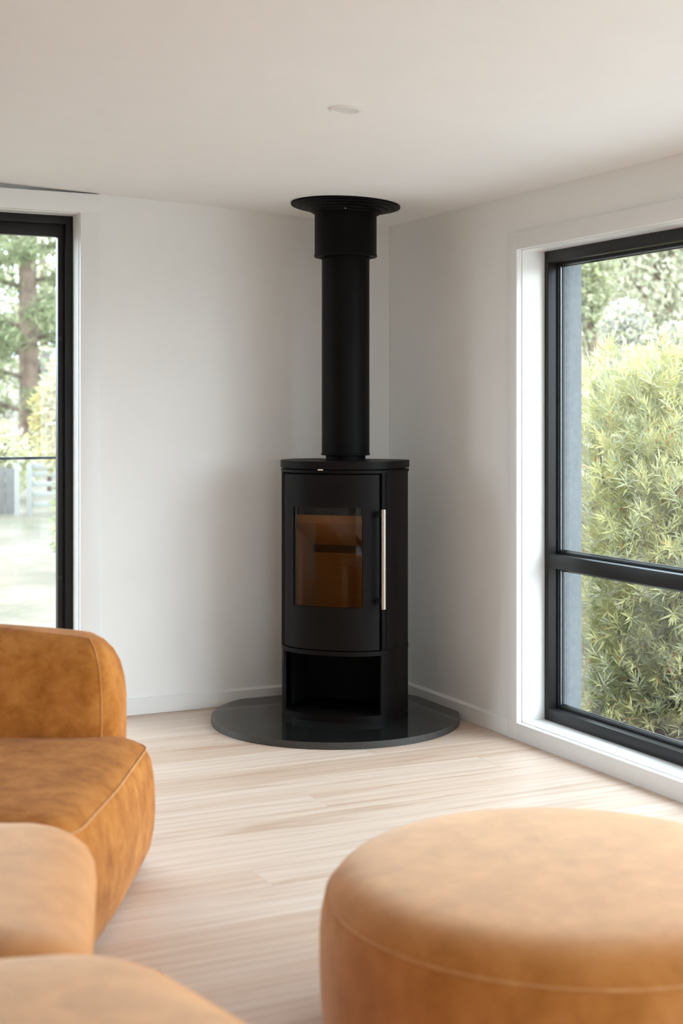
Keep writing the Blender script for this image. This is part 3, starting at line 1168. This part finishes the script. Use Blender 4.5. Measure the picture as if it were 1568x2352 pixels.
# near seat, swinging round to the right
P3 = plan([(-2.05, 1.30), (0.45, 1.30), (0.42, 1.74), (-0.39, 2.775), (-1.20, 2.62), (-2.05, 2.52)], [0.17, 0.2, 0.2, 0.28, 0.6, 0.17])
rows3 = [(i, z * 1.06) for i, z in rows_seat]
seat3 = cushion('seat', P3, rows3, 0.020, M['velvet_up'], sofa, SB, None)
seat3['label'] = 'near seat cushion swinging to the right'
# backrest behind the far seat
PB = plan([(-2.05, 4.46), (-0.705, 4.46), (-0.70, 4.80), (-2.05, 4.80)], [0.11, 0.11, 0.16, 0.11])
rows_b = [(0.03, 0.05), (0.015, 0.06), (0.004, 0.20), (0.0, 0.40), (0.0, 0.52), (0.006, 0.58), (0.020, 0.635), (0.040, 0.672), (0.070, 0.702), (0.105, 0.720)]


def back_z(x, y_, z):
    lat = x * RT.x + y_ * RT.y
    t = max(0.0, min(1.0, (-0.70 - lat) / 1.1))
    k = (1 - t) ** 2
    if z > 0.45:
        z += (z - 0.45) / 0.27 * (0.035 - 0.052 * k)
    return z


backrest = cushion('backrest', PB, rows_b, 0.012, M['velvet'], sofa, SB, None, back_z)
# the vertical seam where the front turns into the end
NBk = normals2d(PB)
best = max(range(len(PB)), key=lambda i: NBk[i][0] * (RT.x * 0.5 - AX.x * 0.87) + NBk[i][1] * (RT.y * 0.5 - AX.y * 0.87))
sp = []
for ins, z in rows_b[2:]:
    p, nn_ = PB[best], NBk[best]
    x_, y_ = p[0] - nn_[0] * ins, p[1] - nn_[1] * ins
    sp.append((x_ - SB[0], y_ - SB[1], back_z(x_, y_, z)))
tube('seam', sp, 0.0028, M['velvet_seam'], backrest, 6)

# ================================================================== outdoors
def smooth01(t):
    t = max(0.0, min(1.0, t))
    return t * t * (3 - 2 * t)


def ground_z(x, y_):
    d = max(0.0, y_ - 7.5)
    zl = -0.10 + 0.020 * d + 0.0012 * d * d
    zl = min(zl, 2.6 + 0.02 * d)
    e = max(0.0, x - 4.0)
    zr = -0.50 + 0.02 * e + 0.0015 * e * e
    s = smooth01((x - 2.6) / 2.4) * (1 - smooth01((y_ - 8.0) / 6.0))
    return zl * (1 - s) + zr * s


bm = bmesh.new()
gx = np.concatenate([np.linspace(-40, -4, 19), np.linspace(-3, 12, 46), np.linspace(13, 60, 30)])
gy = np.concatenate([np.linspace(-40, 5, 24), np.linspace(5.5, 30, 50), np.linspace(32, 70, 20)])
GV = [[bm.verts.new((x, y_, ground_z(x, y_) - (0.35 if (XL - 0.4 < x < XR + 0.4 and YF - 0.4 < y_ < YB + 0.4) else 0))) for y_ in gy] for x in gx]
for i in range(len(gx) - 1):
    for j in range(len(gy) - 1):
        bm.faces.new((GV[i][j], GV[i + 1][j], GV[i + 1][j + 1], GV[i][j + 1]))
terrain = from_bm('ground', bm, M['ground'], None, 180)
terrain['kind'] = 'structure'
terrain['label'] = 'pale dry gravel garden ground rising away from the house'
terrain['category'] = 'ground'


reflector = struct(box('reflector', XR + 0.33, 8.2, -6.0, 4.2, -0.5, -0.12, mat_plain('pale_concrete', (0.52, 0.50, 0.47), 0.85, grain=0.08)), 'pale concrete terrace outside the right window, unseen, added to bounce daylight inside', 'reflector')  # unseen slab, added to throw daylight up to the ceiling

M['mulch'] = mat_plain('bark_mulch', (0.055, 0.040, 0.030), 0.95, grain=0.5, bump=0.8, bscale=30)
bm = bmesh.new()
by_ = np.linspace(4.3, 18.0, 26)
BV = [[bm.verts.new((max(x, 0.30 * y_ + 1.35), y_, ground_z(max(x, 0.30 * y_ + 1.35), y_) + 0.05)) for y_ in by_] for x in np.linspace(3.78, 18.0, 26)]
for i in range(25):
    for j in range(25):
        bm.faces.new((BV[i][j], BV[i + 1][j], BV[i + 1][j + 1], BV[i][j + 1]))
bed = from_bm('garden_bed', bm, M['mulch'], None, 180)
bmod = bed.modifiers.new('thickness', 'SOLIDIFY')
bmod.thickness = 0.12
struct(bed, 'dark mulched garden bed under the shrubs outside the right window', 'garden bed')

# ---- leaf factory
def leaf_arrays(pos, direc, up, length, width, curl=0.12):
    """4 triangles a leaf.  pos, direc, up: (n,3); length, width: (n,)"""
    d = direc / np.linalg.norm(direc, axis=1, keepdims=True)
    s = np.cross(d, up)
    s /= np.linalg.norm(s, axis=1, keepdims=True) + 1e-9
    nrm = np.cross(s, d)
    L = length[:, None]
    W = width[:, None]
    v0 = pos
    mid = pos + d * L * 0.45 + nrm * L * curl * 0.5
    v1 = mid + s * W * 0.5 + nrm * W * 0.18
    v3 = mid - s * W * 0.5 + nrm * W * 0.18
    v4 = pos + d * L
    V = np.stack([v0, v1, mid, v3, v4], axis=1)
    return V


LEAF_T = np.array([[0, 1, 2], [0, 2, 3], [1, 4, 2], [2, 4, 3]])


def foliage_mesh(name, V, mat_idx, mats, parent, kind='stuff'):
    n_ = len(V)
    verts = V.reshape(-1, 3)
    tri = (LEAF_T[None] + (np.arange(n_) * 5)[:, None, None]).reshape(-1, 3)
    me = bpy.data.meshes.new(name)
    me.vertices.add(len(verts))
    me.vertices.foreach_set('co', verts.astype(np.float32).ravel())
    me.loops.add(len(tri) * 3)
    me.loops.foreach_set('vertex_index', tri.astype(np.int32).ravel())
    me.polygons.add(len(tri))
    me.polygons.foreach_set('loop_start', (np.arange(len(tri)) * 3).astype(np.int32))
    me.polygons.foreach_set('loop_total', np.full(len(tri), 3, np.int32))
    for m in mats:
        me.materials.append(m)
    me.polygons.foreach_set('material_index', np.repeat(mat_idx, 4).astype(np.int32))
    me.update()
    me.validate()
    o = bpy.data.objects.new(name, me)
    COL.objects.link(o)
    o.parent = parent
    if kind:
        o['kind'] = kind
    return o


def unit(v):
    return v / (np.linalg.norm(v, axis=-1, keepdims=True) + 1e-9)


def blob_points(n_, cen, rad, power=0.45):
    """points mostly near the skin of an ellipsoid"""
    d = unit(rng.normal(size=(n_, 3)))
    r = rng.random(n_)[:, None] ** power
    return np.array(cen) + d * r * np.array(rad), d


# ---- bottlebrush shrub outside the right window: sprigs of long narrow leaves
SHRUB_BASE = cw(2.05, 8.15)
shrub_loc = (SHRUB_BASE.x, SHRUB_BASE.y, ground_z(SHRUB_BASE.x, SHRUB_BASE.y))
shrub = empty('bottlebrush_shrub', shrub_loc)
tag(shrub, 'big yellow green shrub with starry narrow leaves close outside the right window', 'shrub')
so = np.array(shrub_loc)
blobs = [  # centre (right, ahead, height), radii
    ((2.02, 8.10, 0.35), (0.95, 0.80, 0.85), 1000),
    ((1.75, 7.75, 0.75), (0.55, 0.55, 0.60), 560),
    ((2.45, 7.80, 0.30), (0.60, 0.55, 0.70), 520),
    ((2.05, 8.10, 1.15), (0.80, 0.70, 0.62), 700),
    ((1.60, 7.90, 0.00), (0.45, 0.45, 0.50), 380),
    ((2.60, 8.20, 1.05), (0.60, 0.60, 0.60), 420),
    ((1.70, 8.30, 1.45), (0.45, 0.50, 0.40), 300),
    ((2.35, 8.50, 1.60), (0.60, 0.50, 0.40), 360),
    ((2.15, 7.85, -0.15), (0.75, 0.5, 0.45), 480),
]
sprig_p, sprig_d = [], []
for (cl, cd, cz), (ra, rb, rc), cnt in blobs:
    c = cw(cl, cd, cz)
    p, d = blob_points(cnt, (0, 0, 0), (ra, rb, rc), 0.35)
    w = np.array([[c.x + q[0] * RT.x + q[1] * AX.x, c.y + q[0] * RT.y + q[1] * AX.y, c.z + q[2]] for q in p])
    dw = np.array([[q[0] * RT.x + q[1] * AX.x, q[0] * RT.y + q[1] * AX.y, q[2]] for q in d])
    sprig_p.append(w)
    sprig_d.append(dw)
sprig_p = np.concatenate(sprig_p)
sprig_d = unit(np.concatenate(sprig_d) * 0.8 + np.array([0, 0, 0.55]) + rng.normal(size=(len(sprig_p), 3)) * 0.35)
keep = (sprig_p[:, 2] > shrub_loc[2] + 0.05) & (sprig_p[:, 0] > XR + 0.55)
sprig_p, sprig_d = sprig_p[keep], sprig_d[keep]
NS = len(sprig_p)
PER = 18
pos = np.repeat(sprig_p, PER, axis=0)
axd = np.repeat(sprig_d, PER, axis=0)
tpar = np.tile(np.linspace(0, 1, PER), NS)[:, None]
ang = np.tile(np.arange(PER) * 2.4, NS) + np.repeat(rng.random(NS) * 6.28, PER)
ref = unit(np.cross(axd, unit(rng.normal(size=(NS, 3)))[np.repeat(np.arange(NS), PER)]))
bi = np.cross(axd, ref)
rad_dir = ref * np.cos(ang)[:, None] + bi * np.sin(ang)[:, None]
spread = 1.15 - 0.85 * tpar
ldir = unit(axd * (0.55 + 0.5 * tpar) + rad_dir * spread + rng.normal(size=pos.shape) * 0.12)
lpos = pos + axd * (tpar - 0.5) * 0.10
llen = rng.uniform(0.065, 0.110, len(pos)) * (1.0 - 0.25 * tpar[:, 0])
lwid = rng.uniform(0.0075, 0.0115, len(pos))
V = leaf_arrays(lpos, ldir, unit(axd + 0.3 * rng.normal(size=axd.shape)), llen, lwid)
sp_tone = rng.random(NS)
tone = np.repeat(sp_tone, PER) + rng.normal(size=len(pos)) * 0.13 + 0.25 * tpar[:, 0]
midx = np.where(tone > 0.58, 0, np.where(tone > 0.30, 2, 1))
midx = np.where(rng.random(len(pos)) < 0.012, 3, midx)
lm = [M['leaf_lime'], M['leaf_mid'], M['leaf_grey'], M['leaf_orange']]

# the 300 leaves that show largest become single leaves
cen = V[:, 2]
dep = cen[:, 0] * AX.x + cen[:, 1] * AX.y
lat = cen[:, 0] * RT.x + cen[:, 1] * RT.y
px = 784 + F_PX * lat / dep
py = 945 - F_PX * (cen[:, 2] - CAM_H) / dep
seen = (px > 1345) & (px < 1565) & (py > 640) & (py < 1720)
score = np.where(seen, np.linalg.norm(V[:, 4] - V[:, 0], axis=1) / dep, -1) - 0.0006 * (dep - 7.0)
# nearest layer counts first
score = np.where(seen, -dep + 4 * np.linalg.norm(V[:, 4] - V[:, 0], axis=1), -99)
order = np.argsort(-score)
single = order[:300]
mask = np.ones(len(V), bool)
mask[single] = False
foliage_mesh('foliage', V[mask] - so, midx[mask], lm, shrub)
leaf_protos = []
for k in range(4):
    me = bpy.data.meshes.new('leaf')
    base_v = leaf_arrays(np.zeros((1, 3)), np.array([[1.0, 0, 0]]), np.array([[0, 0, 1.0]]), np.array([1.0]), np.array([0.108]))[0]
    me.from_pydata([tuple(v) for v in base_v], [], [tuple(t) for t in LEAF_T])
    me.materials.append(lm[k])
    leaf_protos.append(me)
upv = unit(axd)
for i in single:
    d = Vector(ldir[i]).normalized()
    u = Vector(upv[i])
    s = d.cross(u).normalized()
    nn_ = s.cross(d)
    L = float(llen[i])
    # local x -> leaf direction, local y -> -side, local z -> normal
    m = Matrix(((d.x * L, -s.x * L, nn_.x * L, lpos[i][0] - so[0]), (d.y * L, -s.y * L, nn_.y * L, lpos[i][1] - so[1]), (d.z * L, -s.z * L, nn_.z * L, lpos[i][2] - so[2]), (0, 0, 0, 1)))
    ob = bpy.data.objects.new('leaf', leaf_protos[int(midx[i])])
    COL.objects.link(ob)
    ob.parent = shrub
    ob.matrix_local = m
# stems
bm = bmesh.new()
root_pts = [cw(1.9, 8.1), cw(2.1, 8.2), cw(2.25, 8.0), cw(1.75, 8.0)]
for k in range(46):
    r0 = root_pts[k % 4]
    tgt = sprig_p[rng.integers(NS)]
    a = Vector((r0.x - so[0], r0.y - so[1], -0.05))
    c = Vector(tgt - so)
    b = a.lerp(c, 0.5) + Vector((random.uniform(-.1, .1), random.uniform(-.1, .1), 0.12))
    q = [a.lerp(b, t).lerp(b.lerp(c, t), t) for t in (0, 0.25, 0.5, 0.75, 1.0)]
    tube_bm(bm, q, [0.016, 0.013, 0.010, 0.007, 0.004], 5)
st_ = from_bm('branches', bm, M['stem'], shrub, 180)
st_['kind'] = 'stuff'


# ---- other trees and shrubs: trunk, branches, foliage
def leafy(name, label, cat, base, height, blobs_, mats, probs, leaf_len, leaf_wid, trunk_r=0.06, group=None, droop=0.0, bark='bark'):
    """blobs_: (dx_right, dy_ahead, z above base, r_right, r_ahead, r_up, n)"""
    bz = ground_z(base.x, base.y)
    root = empty(name, (base.x, base.y, bz))
    tag(root, label, cat, group)
    allV, allM = [], []
    bm_ = bmesh.new()
    top_ = Vector((0.05 * random.uniform(-1, 1), 0.05, height * 0.8))
    tube_bm(bm_, [(0, 0, -0.1), (top_.x * 0.4, 0.0, height * 0.3), (top_.x * 0.8, 0.03, height * 0.55), top_], [trunk_r * 1.25, trunk_r, trunk_r * 0.8, trunk_r * 0.45], 10)
    from_bm('trunk', bm_, M[bark], root, 180)
    bm_ = bmesh.new()
    for (a, b, z, ra, rb, rc, cnt) in blobs_:
        c = RT * a + AX * b + Vector((0, 0, z))
        d = unit(rng.normal(size=(cnt, 3)))
        r = rng.random(cnt)[:, None] ** 0.5
        q = d * r * np.array([ra, rb, rc])
        P_ = np.stack([c.x + q[:, 0] * RT.x + q[:, 1] * AX.x, c.y + q[:, 0] * RT.y + q[:, 1] * AX.y, c.z + q[:, 2]], axis=1)
        dd = unit(d * 0.6 + rng.normal(size=d.shape) * 0.7 + np.array([0, 0, -droop]))
        ll = rng.uniform(0.7, 1.3, cnt) * leaf_len
        ww = rng.uniform(0.8, 1.2, cnt) * leaf_wid
        allV.append(leaf_arrays(P_, dd, unit(rng.normal(size=d.shape)), ll, ww))
        allM.append(rng.choice(len(mats), size=cnt, p=probs))
        tube_bm(bm_, [(0, 0, min(z, height * 0.75) * 0.6), c * 0.5 + Vector((0, 0, z * 0.25)), c], [trunk_r * 0.45, trunk_r * 0.3, trunk_r * 0.12], 5)
    br = from_bm('branches', bm_, M[bark], root, 180)
    br['kind'] = 'stuff'
    foliage_mesh('foliage', np.concatenate(allV), np.concatenate(allM), mats, root)
    return root


G = lambda *k: [M[x] for x in k]
# beyond the shrub, right window
leafy('pale_shrub', 'pale straw green shrub directly behind the bottlebrush shrub', 'shrub', cw(3.05, 11.2), 2.3,
      [(0, 0, 1.3, 1.5, 1.0, 1.0, 3200), (-0.7, 0, 1.75, 0.8, 0.8, 0.6, 1500), (0.8, 0.2, 1.8, 0.8, 0.8, 0.6, 1500)], G('leaf_straw', 'leaf_sage', 'leaf_lime'), [0.45, 0.3, 0.25], 0.13, 0.022, 0.04, bark='stem')
leafy('flowering_shrub', 'creamy white flowering shrub seen above the shrubs through the right window', 'shrub', cw(3.10, 14.2), 2.2,
      [(-0.28, 0, 2.45, 0.24, 0.4, 0.24, 1000), (0.22, 0, 2.25, 0.24, 0.4, 0.24, 1000), (0, 0.1, 1.5, 0.9, 0.6, 0.8, 1500)], G('leaf_white', 'leaf_sage', 'leaf_straw'), [0.6, 0.25, 0.15], 0.06, 0.035, 0.04, bark='stem')
leafy('gum_tree', 'hazy grey green gum tree in the upper right window', 'tree', cw(4.95, 22.0), 7.0,
      [(0, 0, 3.6, 1.5, 1.3, 1.4, 6000), (-0.9, 0, 4.4, 1.2, 1.0, 0.9, 3200), (0.9, 0.3, 4.4, 1.0, 1.0, 0.8, 2600), (0.2, 0, 5.6, 1.5, 1.2, 0.8, 2200), (0, 0, 2.2, 1.6, 1.2, 1.0, 4000)], G('leaf_sage', 'leaf_grey', 'leaf_rust'), [0.62, 0.3, 0.08], 0.15, 0.045, 0.13, droop=0.6)
leafy('gum_tree', 'dark green leafy tree beside the grey rendered window edge', 'tree', cw(3.10, 17.5), 4.6,
      [(-0.05, 0, 3.4, 0.36, 0.5, 0.9, 2600), (-0.2, 0, 2.7, 0.36, 0.5, 0.6, 1500), (-0.7, 0, 3.9, 0.7, 0.6, 0.8, 1600)], G('leaf_mid', 'leaf_pine2', 'leaf_grey'), [0.35, 0.3, 0.35], 0.10, 0.04, 0.07)
for k, (la, de, h_) in enumerate(((4.3, 31, 8.0), (8.8, 40, 9.0), (9.0, 24, 6.0), (4.9, 12.6, 2.6))):
    lab = ['tall pale tree behind the gum tree, toward the grey rendered window edge', 'tall pale tree farthest away, behind the hazy gum tree',
           'round pale tree just past the right edge of the window', 'low pale bush just right of the straw green shrub'][k]
    leafy('background_tree' if h_ > 4 else 'background_bush', lab, 'tree' if h_ > 4 else 'shrub', cw(la, de), h_,
          [(0, 0, h_ * 0.55, h_ * 0.22, h_ * 0.2, h_ * 0.25, 1500), (-h_ * 0.12, 0, h_ * 0.3, h_ * 0.2, h_ * 0.2, h_ * 0.25, 1200), (h_ * 0.12, 0, h_ * 0.3, h_ * 0.2, h_ * 0.2, h_ * 0.25, 1200)],
          G('leaf_sage', 'leaf_grey', 'leaf_straw'), [0.5, 0.25, 0.25], 0.045 * h_, 0.014 * h_, 0.016 * h_, droop=0.3)

# ---- left door view: pine, golden shrub, hedges, balustrade, fence
PINE = cw(-5.30, 24.1)
pz = ground_z(PINE.x, PINE.y)
pine = empty('pine_tree', (PINE.x, PINE.y, pz))
tag(pine, 'tall dark green pine tree with a thick trunk behind the glazed door', 'tree')
bm = bmesh.new()
tube_bm(bm, [(0, 0, -0.2), (0.02, 0, 1.0), (-0.02, 0, 3.0), (0.03, 0, 6.0), (0, 0, 10.0)], [0.23, 0.17, 0.155, 0.12, 0.05], 14)
from_bm('trunk', bm, M['bark'], pine, 180)
bm = bmesh.new()
pv, pm = [], []
for k in range(46):
    h_ = 0.7 + 8.5 * (k / 46.0) + random.uniform(-.1, .1)
    a = k * 2.4 + random.uniform(-.3, .3)
    Lb = (2.6 - 0.2 * h_) * random.uniform(0.75, 1.1)
    tip = Vector((Lb * math.cos(a), Lb * math.sin(a), h_ + 0.12 * Lb - 0.10 * Lb * Lb))
    midp = Vector((0.5 * Lb * math.cos(a), 0.5 * Lb * math.sin(a), h_ + 0.12 * Lb))
    tube_bm(bm, [(0, 0, h_), midp, tip], [0.045, 0.03, 0.01], 5)
    nt = 34
    for q in range(nt):
        t = 0.22 + 0.78 * q / nt
        c = Vector((0, 0, h_)).lerp(midp, t).lerp(midp.lerp(tip, t), t)
        n_ = 26
        P_ = np.array(c)[None] + rng.normal(size=(n_, 3)) * np.array([0.17, 0.17, 0.09])
        dd = unit(np.array([math.cos(a), math.sin(a), 0.1])[None] * 0.5 + rng.normal(size=(n_, 3)) * 0.8 + np.array([0, 0, -0.1]))
        pv.append(leaf_arrays(P_, dd, unit(rng.normal(size=(n_, 3))), rng.uniform(0.14, 0.26, n_), rng.uniform(0.02, 0.035, n_)))
        pm.append(rng.choice(2, size=n_, p=[0.4, 0.6]))
br = from_bm('branches', bm, M['bark'], pine, 180)
br['kind'] = 'stuff'
foliage_mesh('needles', np.concatenate(pv), np.concatenate(pm), G('leaf_pine', 'leaf_pine2'), pine)

leafy('golden_shrub', 'golden yellow conifer shrub right of the pine, behind the glazed door', 'shrub', cw(-2.92, 15.2), 1.9,
      [(0.05, 0, 1.15, 0.42, 0.36, 0.55, 2200), (0.12, 0, 1.62, 0.30, 0.27, 0.45, 1300), (-0.16, 0, 1.35, 0.22, 0.22, 0.35, 700)], G('leaf_gold', 'leaf_straw', 'leaf_lime'), [0.62, 0.28, 0.10], 0.10, 0.03, 0.04, bark='stem')
leafy('garden_bush', 'small dark green bush at the door frame below the golden shrub', 'shrub', cw(-2.32, 12.4), 1.0,
      [(0, 0, 0.55, 0.20, 0.25, 0.55, 900)], G('leaf_mid', 'leaf_pine2'), [0.6, 0.4], 0.08, 0.03, 0.02, bark='stem')
leafy('garden_bush', 'pale green bush low under the pine tree', 'shrub', cw(-4.35, 18.5), 1.3,
      [(0, 0, 0.55, 0.45, 0.4, 0.5, 1200), (-0.35, 0, 0.75, 0.35, 0.3, 0.4, 700)], G('leaf_sage', 'leaf_mid', 'leaf_lime'), [0.5, 0.25, 0.25], 0.10, 0.035, 0.03, bark='stem')
leafy('garden_bush', 'blue green round bush between the pine and the golden shrub', 'shrub', cw(-4.02, 19.6), 1.6,
      [(0.05, 0, 1.0, 0.26, 0.26, 0.42, 900)], G('leaf_grey', 'leaf_mid'), [0.7, 0.3], 0.10, 0.03, 0.03, bark='stem')
for k, (la, de, h_) in enumerate(((-7.1, 34, 6.6),)):
    leafy('background_tree', 'mid green tree in the distance straight behind the pine', 'tree', cw(la, de), h_,
          [(0, 0, h_ * 0.50, h_ * 0.2, h_ * 0.2, h_ * 0.22, 900), (-h_ * 0.14, 0, h_ * 0.3, h_ * 0.2, h_ * 0.2, h_ * 0.25, 1100), (h_ * 0.12, 0, h_ * 0.28, h_ * 0.2, h_ * 0.2, h_ * 0.25, 1100)],
          G('leaf_sage', 'leaf_pine2', 'leaf_straw'), [0.4, 0.35, 0.25], 0.04 * h_, 0.014 * h_, 0.016 * h_)

# balustrade just outside the door: slim rail over clear glass
BY = 8.05
bgz = ground_z(2.0, BY) - 0.01
bal = empty('glass_balustrade', (2.0, BY, bgz))
tag(bal, 'clear glass balustrade with a slim dark top rail outside the glazed door', 'balustrade')
RZ = 1.175 - bgz
box('top_rail', -2.6, 1.5, -0.012, 0.012, RZ - 0.0075, RZ + 0.0075, M['rail'], bal, 0.002)
for (xa, xb) in ((-2.55, -0.95), (-0.85, 1.45)):
    box('glass_panel', xa, xb, -0.005, 0.005, 0.06, RZ - 0.0075, M['glass'], bal)
for xp in (-2.58, -0.90, 1.48):
    box('post', xp - 0.02, xp + 0.02, -0.02, 0.02, -0.05, RZ - 0.0075, M['rail'], bal, 0.002)

# garden fence of white palings with a grey board panel
FENCE = cw(-3.85, 17.0)
fgz = ground_z(FENCE.x, FENCE.y)
fence = empty('garden_fence', (FENCE.x, FENCE.y, fgz), -YAW * 0.3)
tag(fence, 'small white slatted garden fence under the trees behind the glazed door', 'fence')
for xp in (-0.03, 0.12, 0.78):
    box('post', xp - 0.03, xp + 0.03, -0.03, 0.03, -0.1, 0.62, M['fence_white'], fence, 0.005)
for zz in (0.10, 0.22, 0.34, 0.46, 0.56):
    box('slat', 0.15, 0.75, -0.012, 0.012, zz, zz + 0.06, M['fence_white'], fence, 0.003)
for k in range(5):
    box('board', -0.62 + k * 0.115, -0.62 + k * 0.115 + 0.108, -0.012, 0.012, 0.02, 0.56 + 0.02 * (k % 2), M['weathered'], fence, 0.003)
